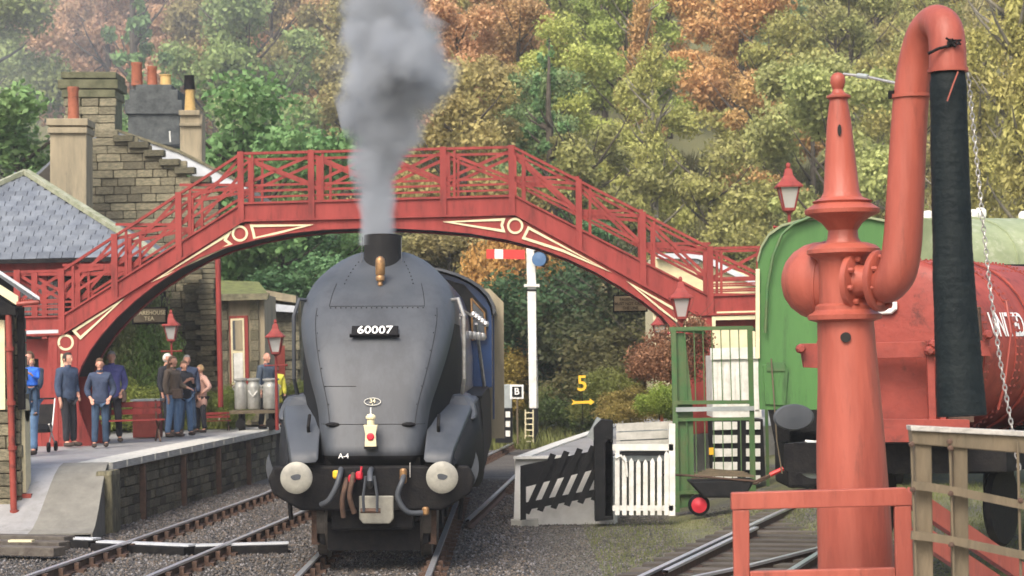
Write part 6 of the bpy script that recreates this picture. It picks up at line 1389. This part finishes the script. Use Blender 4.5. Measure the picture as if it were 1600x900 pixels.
for lb, os_ in grp.items():
    if len(os_) > 1:
        os_.sort(key=lambda o: proj(o.location)[0]); nm_ = {2: ['left one', 'right one'], 3: ['left one', 'middle one', 'right one']}.get(len(os_)) or ['leftmost', 'second from left', 'third from left', 'fourth from left', 'fifth from left', 'sixth from left', 'seventh from left', 'eighth from left', 'ninth from left'][:len(os_)]
        for o, t_ in zip(os_, nm_): o['label'] = lb+', '+t_

# individually placed trees
def tree_at(px, py_top, Y, h, proto, hexc, label, sx=1.0, k=KF, cat='tree'):
    p = P(px, py_top, Y); zb = gh(p.x, Y)-.2; s = (p.z-zb)/proto[3] if h is None else h/proto[3]
    return put_tree(proto, p.x, Y, s, srgb(hexc, k), label, cat, None, zb, sx=sx)
tree_at(360, 150, 68, None, TP[1], '55783f', 'bright green tree just right of the yellow chimney pot', 1.1, KF*.85)
tree_at(440, 345, 66, None, TP[2], '4a6c40', 'green tree behind the engine beneath the left of the arch', 1.5)
tree_at(515, 372, 70, None, TP[4], '5c7c3c', 'light green tree beyond the engine dome, left of its chimney', 1.5)
tree_at(30, 150, 70, None, TP[3], '55703a', 'green tree above the slate shelter roof at far left', 1.3)
tree_at(855, 60, 84, None, TP[7], '4a6a3a', 'tall dark green fir rising above the right half of bridge', 1.1)
tree_at(880, 350, 70, None, TP[0], '3f6238', 'dark green tree right of the white signal post', 1.5)
tree_at(940, 400, 68, None, TP[5], '3a5a3c', 'deep green bush tree under the right slope of bridge', 1.5)
tree_at(1005, 440, 66, None, TP[6], '6a6040', 'brownish bush tree below the tan warning sign', 1.6)
tree_at(700, 365, 72, None, TP[2], '746a3c', 'olive brown tree above the engine cab roof', 1.6)
tree_at(640, 365, 74, None, TP[3], '6e6a3a', 'olive brown tree hidden partly by the engine boiler', 1.6)
tree_at(1592, -60, 70, None, TP[9], '85803c', 'pale trunked birch at the right edge of the picture', .9)
tree_at(1525, 60, 72, None, TP[10], '85803c', 'leaning birch with pale trunk right of the black hose', .9)
def bush(px, py, Y, s, hexc, label, i=0, k=KF, sz=1.0):
    p = P(px, py, Y); return put_tree(BP[i % 4], p.x, Y, s, srgb(hexc, k), label, 'shrub', None, p.z, name='shrub', sx=sz)
bush(797, 585, 68, 3.2, 'c8922c', 'tall orange yellow shrub beside the white signal post', 0, .75, .55)
bush(785, 650, 66, 1.3, 'a8902c', 'low yellow green shrub at the foot of the orange one', 1, .7, 1.0)
bush(247, 662, 50.5, 1.5, '6f8a3a', 'tall green climbing shrub under the brown hanging sign', 2, 1.0, .55)
bush(222, 662, 50.8, 2.2, '8f9a58', 'tall pale olive shrub between woman in navy and the red box', 1, 1.0, .5)
bush(190, 660, 51.5, 1.9, '8a9a4c', 'olive shrub seen between the bridge leg and the grey haired man', 0, 1.0, .7)
bush(205, 668, 49.5, .8, '9aa83c', 'low yellow green shrub behind the slatted bench', 3, .9, 1.3)
bush(305, 672, 51, .7, '7d8a34', 'small shrub beside the stone house corner', 0, .7)
bush(370, 665, 50.2, .6, '8a9c34', 'small bright shrub under the sash window', 1, .7)
bush(455, 665, 53, .7, '7f8c34', 'small shrub behind the milk churn trolley', 2, .7)
bush(925, 668, 63, 1.3, '5f7434', 'low green shrub beyond the right platform', 3, .6, 1.2)
bush(955, 668, 52, .9, '7d8434', 'olive shrub behind the yellow number sign', 0, .65, 1.3)
bush(985, 662, 40, .45, '9a8a3c', 'orange tinged flowering plants along the platform back', 1, .8, 1.4)
bush(1030, 656, 38, .42, '90a828', 'bright lime green bush against the green cage', 2, .7, 1.1)
bush(1060, 600, 40, .9, '9c6a44', 'rusty brown shrub behind the green cage', 3, .7)
bush(1005, 640, 54, 1.5, '6c6a3a', 'brown green shrub below the bridge right foot', 1, .6, 1.4)
bush(875, 600, 66, 2.4, '4c7040', 'deep green shrub right of the signal post', 2, .6, 1.2)
bush(960, 560, 64, 2.4, '5a6238', 'mixed green shrub on the bank under the bridge', 3, .6, 1.3)
# grass and weeds
o = None
def grass(name, n, area, leaf, hexc, label, zf, seed):
    rs = np.random.RandomState(seed); x = rs.uniform(area[0], area[1], n); y = rs.uniform(area[2], area[3], n); z = np.array([zf(a, b) for a, b in zip(x, y)]); h = leaf*rs.uniform(.5, 1.5, n); a = rs.uniform(0, 6.28, n); w_ = leaf*.12
    v = np.stack([np.stack([x-np.cos(a)*w_, y-np.sin(a)*w_, z], 1), np.stack([x+np.cos(a)*w_, y+np.sin(a)*w_, z], 1), np.stack([x+rs.normal(0, .3, n)*h, y+rs.normal(0, .3, n)*h, z+h], 1)], 1).reshape(-1, 3)
    me = bpy.data.meshes.new(name); me.vertices.add(n*3); me.vertices.foreach_set('co', v.ravel()); me.loops.add(n*3); me.loops.foreach_set('vertex_index', np.arange(n*3, dtype=np.int32)); me.polygons.add(n)
    me.polygons.foreach_set('loop_start', np.arange(0, n*3, 3, dtype=np.int32)); me.polygons.foreach_set('loop_total', np.full(n, 3, np.int32)); me.update(); me.materials.append(M_leaf)
    o = bpy.data.objects.new(name, me); C.objects.link(o); o.color = srgb(hexc, .7); return tag(o, label, 'grass', kind='stuff')
grass('grass', 30000, (1, 9, 24, 33.5), .05, '76803c', 'short mossy grass on the cinder ground at right', lambda a, b: gh(a, b)-.01, 5)
grass('grass', 60000, (-12, 14, 60, 92), .35, '7a803a', 'rough grass on the bank beyond the station', lambda a, b: gh(a, b)-.02, 6)
grass('weeds', 12000, (-13, -6.6, 50, 53.5), .22, '7f8a34', 'weeds along the back of the left platform', lambda a, b: .9, 7)
grass('undergrowth', 60000, (-30, 30, 88, 125), .6, '6a6a34', 'brown green undergrowth on the lower hillside', lambda a, b: gh(a, b)-.02, 8)

# ------------------------------------------------------------------ chimney smoke
sp_ = [(589, 384), (590, 330), (591, 290), (594, 250), (600, 215), (604, 180), (611, 140), (612, 105), (608, 70), (600, 35), (596, 0), (585, -50), (570, -110)]
swd = [27, 29, 33, 40, 50, 60, 80, 92, 84, 66, 62, 72, 90]
YK = 28.7; pts = [P(a, b, YK) for a, b in sp_]; rad = [r*1.35/FPX*YK for r in swd]
z0, z1 = pts[0].z, pts[-1].z
mb = MB(); mb.tube(pts, rad, 24)
sk = mb.build('smoke', None, kind='stuff') if False else None
m = bpy.data.materials.new('chimney smoke'); m.use_nodes = True; n = m.node_tree; N = n.nodes; L = n.links; N.remove(N['Principled BSDF'])
pv = N.new('ShaderNodeVolumePrincipled'); L.new(pv.outputs[0], N['Material Output'].inputs['Volume']); tc = N.new('ShaderNodeTexCoord'); sx_ = N.new('ShaderNodeSeparateXYZ')
no = N.new('ShaderNodeTexNoise'); no.inputs['Scale'].default_value = 1.3; no.inputs['Detail'].default_value = 3; no.inputs['Roughness'].default_value = .5; L.new(tc.outputs['Object'], no.inputs['Vector'])
vm = N.new('ShaderNodeVectorMath'); vm.operation = 'SUBTRACT'; L.new(no.outputs['Color'], vm.inputs[0]); vm.inputs[1].default_value = (.5, .5, .5)
zr = N.new('ShaderNodeSeparateXYZ'); L.new(tc.outputs['Object'], zr.inputs[0])
amp = N.new('ShaderNodeMapRange'); amp.inputs['From Min'].default_value = z0; amp.inputs['From Max'].default_value = z0+2.2; amp.inputs['To Min'].default_value = .12; amp.inputs['To Max'].default_value = 1.5; L.new(zr.outputs[2], amp.inputs[0])
vs_ = N.new('ShaderNodeVectorMath'); vs_.operation = 'SCALE'; L.new(vm.outputs[0], vs_.inputs[0]); L.new(amp.outputs[0], vs_.inputs[3])
va = N.new('ShaderNodeVectorMath'); va.operation = 'ADD'; L.new(tc.outputs['Object'], va.inputs[0]); L.new(vs_.outputs[0], va.inputs[1]); L.new(va.outputs[0], sx_.inputs[0])
nz = N.new('ShaderNodeMapRange'); nz.inputs['From Min'].default_value = z0; nz.inputs['From Max'].default_value = z1; L.new(sx_.outputs[2], nz.inputs[0])
def fc_(tab, lo, hi):
    f = N.new('ShaderNodeFloatCurve'); c = f.mapping.curves[0]; pt = [((z-z0)/(z1-z0), (v-lo)/(hi-lo)) for z, v in tab]; c.points[0].location = pt[0]; c.points[-1].location = pt[-1]
    for p in pt[1:-1]: c.points.new(*p)
    f.mapping.update(); L.new(nz.outputs[0], f.inputs['Value']); mr = N.new('ShaderNodeMapRange'); mr.inputs['To Min'].default_value = lo; mr.inputs['To Max'].default_value = hi; L.new(f.outputs[0], mr.inputs[0]); return mr.outputs[0]
xc = [p.x for p in pts]; lo, hi = min(xc)-.01, max(xc)+.01; XC = fc_([(p.z, p.x) for p in pts], lo, hi)
RC = fc_([(p.z, r/FPX*YK) for p, r in zip(pts, swd)], .1, 1.0)
def mth(op, a, b=None):
    q_ = N.new('ShaderNodeMath'); q_.operation = op
    for i, x in enumerate((a, b)):
        if x is None: continue
        if isinstance(x, (int, float)): q_.inputs[i].default_value = x
        else: L.new(x, q_.inputs[i])
    return q_.outputs[0]
dx = mth('SUBTRACT', sx_.outputs[0], XC); dy = mth('SUBTRACT', sx_.outputs[1], YK); r2 = mth('SQRT', mth('ADD', mth('MULTIPLY', dx, dx), mth('MULTIPLY', dy, dy))); rn = mth('DIVIDE', r2, RC)
den = N.new('ShaderNodeMapRange'); den.interpolation_type = 'SMOOTHSTEP'; den.inputs['From Min'].default_value = 1.2; den.inputs['From Max'].default_value = .4; den.inputs['To Min'].default_value = 0; den.inputs['To Max'].default_value = 14.0; L.new(rn, den.inputs[0])
no2 = N.new('ShaderNodeTexNoise'); no2.inputs['Scale'].default_value = 3.0; no2.inputs['Detail'].default_value = 4; L.new(tc.outputs['Object'], no2.inputs['Vector'])
n2r = N.new('ShaderNodeMapRange'); n2r.inputs['From Min'].default_value = .3; n2r.inputs['From Max'].default_value = .65; n2r.inputs['To Min'].default_value = .7; n2r.inputs['To Max'].default_value = 1.15; L.new(no2.outputs[0], n2r.inputs[0])
thin = N.new('ShaderNodeMapRange'); thin.inputs['From Min'].default_value = z0; thin.inputs['From Max'].default_value = z0+3.0; thin.inputs['To Min'].default_value = 1.3; thin.inputs['To Max'].default_value = .42; L.new(zr.outputs[2], thin.inputs[0])
L.new(mth('MULTIPLY', mth('MULTIPLY', den.outputs[0], n2r.outputs[0]), thin.outputs[0]), pv.inputs['Density']); pv.inputs['Color'].default_value = (.55, .585, .63, 1)
sk = mb.build('smoke', m); tag(sk, 'grey smoke rising from the engine chimney', 'smoke', kind='stuff')
# ------------------------------------------------------------------ damp autumn air
hz = bpy.data.materials.new('damp air'); hz.use_nodes = True; n = hz.node_tree; n.nodes.remove(n.nodes['Principled BSDF'])
pv = n.nodes.new('ShaderNodeVolumePrincipled'); pv.inputs['Density'].default_value = .0005; pv.inputs['Color'].default_value = (.86, .90, .96, 1); n.links.new(pv.outputs[0], n.nodes['Material Output'].inputs['Volume'])
MB().box((0, 175, 55), (830, 520, 125)).build('haze', hz, kind='stuff')

# ------------------------------------------------------------------ thin smoke drifting over the station roofs
dm = bpy.data.materials.new('thin drifting smoke'); dm.use_nodes = True; n = dm.node_tree; N = n.nodes; L = n.links; N.remove(N['Principled BSDF'])
pv = N.new('ShaderNodeVolumePrincipled'); pv.inputs['Color'].default_value = (.86, .90, 1, 1); L.new(pv.outputs[0], N['Material Output'].inputs['Volume'])
tc = N.new('ShaderNodeTexCoord'); no = N.new('ShaderNodeTexNoise'); no.inputs['Scale'].default_value = .16; no.inputs['Detail'].default_value = 3; L.new(tc.outputs['Object'], no.inputs['Vector'])
gr_ = N.new('ShaderNodeVectorMath'); gr_.operation = 'LENGTH'; mp_ = N.new('ShaderNodeMapping'); mp_.vector_type = 'POINT'; L.new(tc.outputs['Object'], mp_.inputs[0]); mp_.inputs['Scale'].default_value = (1/13, 1/8, 1/8); L.new(mp_.outputs[0], gr_.inputs[0])
a1_ = N.new('ShaderNodeMapRange'); a1_.inputs['From Min'].default_value = 1.0; a1_.inputs['From Max'].default_value = .3; L.new(gr_.outputs['Value'], a1_.inputs[0])
a2_ = N.new('ShaderNodeMapRange'); a2_.inputs['From Min'].default_value = .38; a2_.inputs['From Max'].default_value = .68; a2_.inputs['To Max'].default_value = .028; L.new(no.outputs[0], a2_.inputs[0])
mu_ = N.new('ShaderNodeMath'); mu_.operation = 'MULTIPLY'; L.new(a1_.outputs[0], mu_.inputs[0]); L.new(a2_.outputs[0], mu_.inputs[1]); L.new(mu_.outputs[0], pv.inputs['Density'])
cpt = P(110, 70, 74); mb = MB(); mb.lathe((0, 0, 0), [(.01, -8), (5, -7.2), (9.5, -5), (12.2, -2.5), (13, 0), (12.2, 2.5), (9.5, 5), (5, 7.2), (.01, 8)], 24, None, 1, 8/13)
o = mb.build('drifting_smoke', dm); o.location = cpt; tag(o, 'thin pale smoke drifting over the station chimneys', 'smoke', kind='stuff')
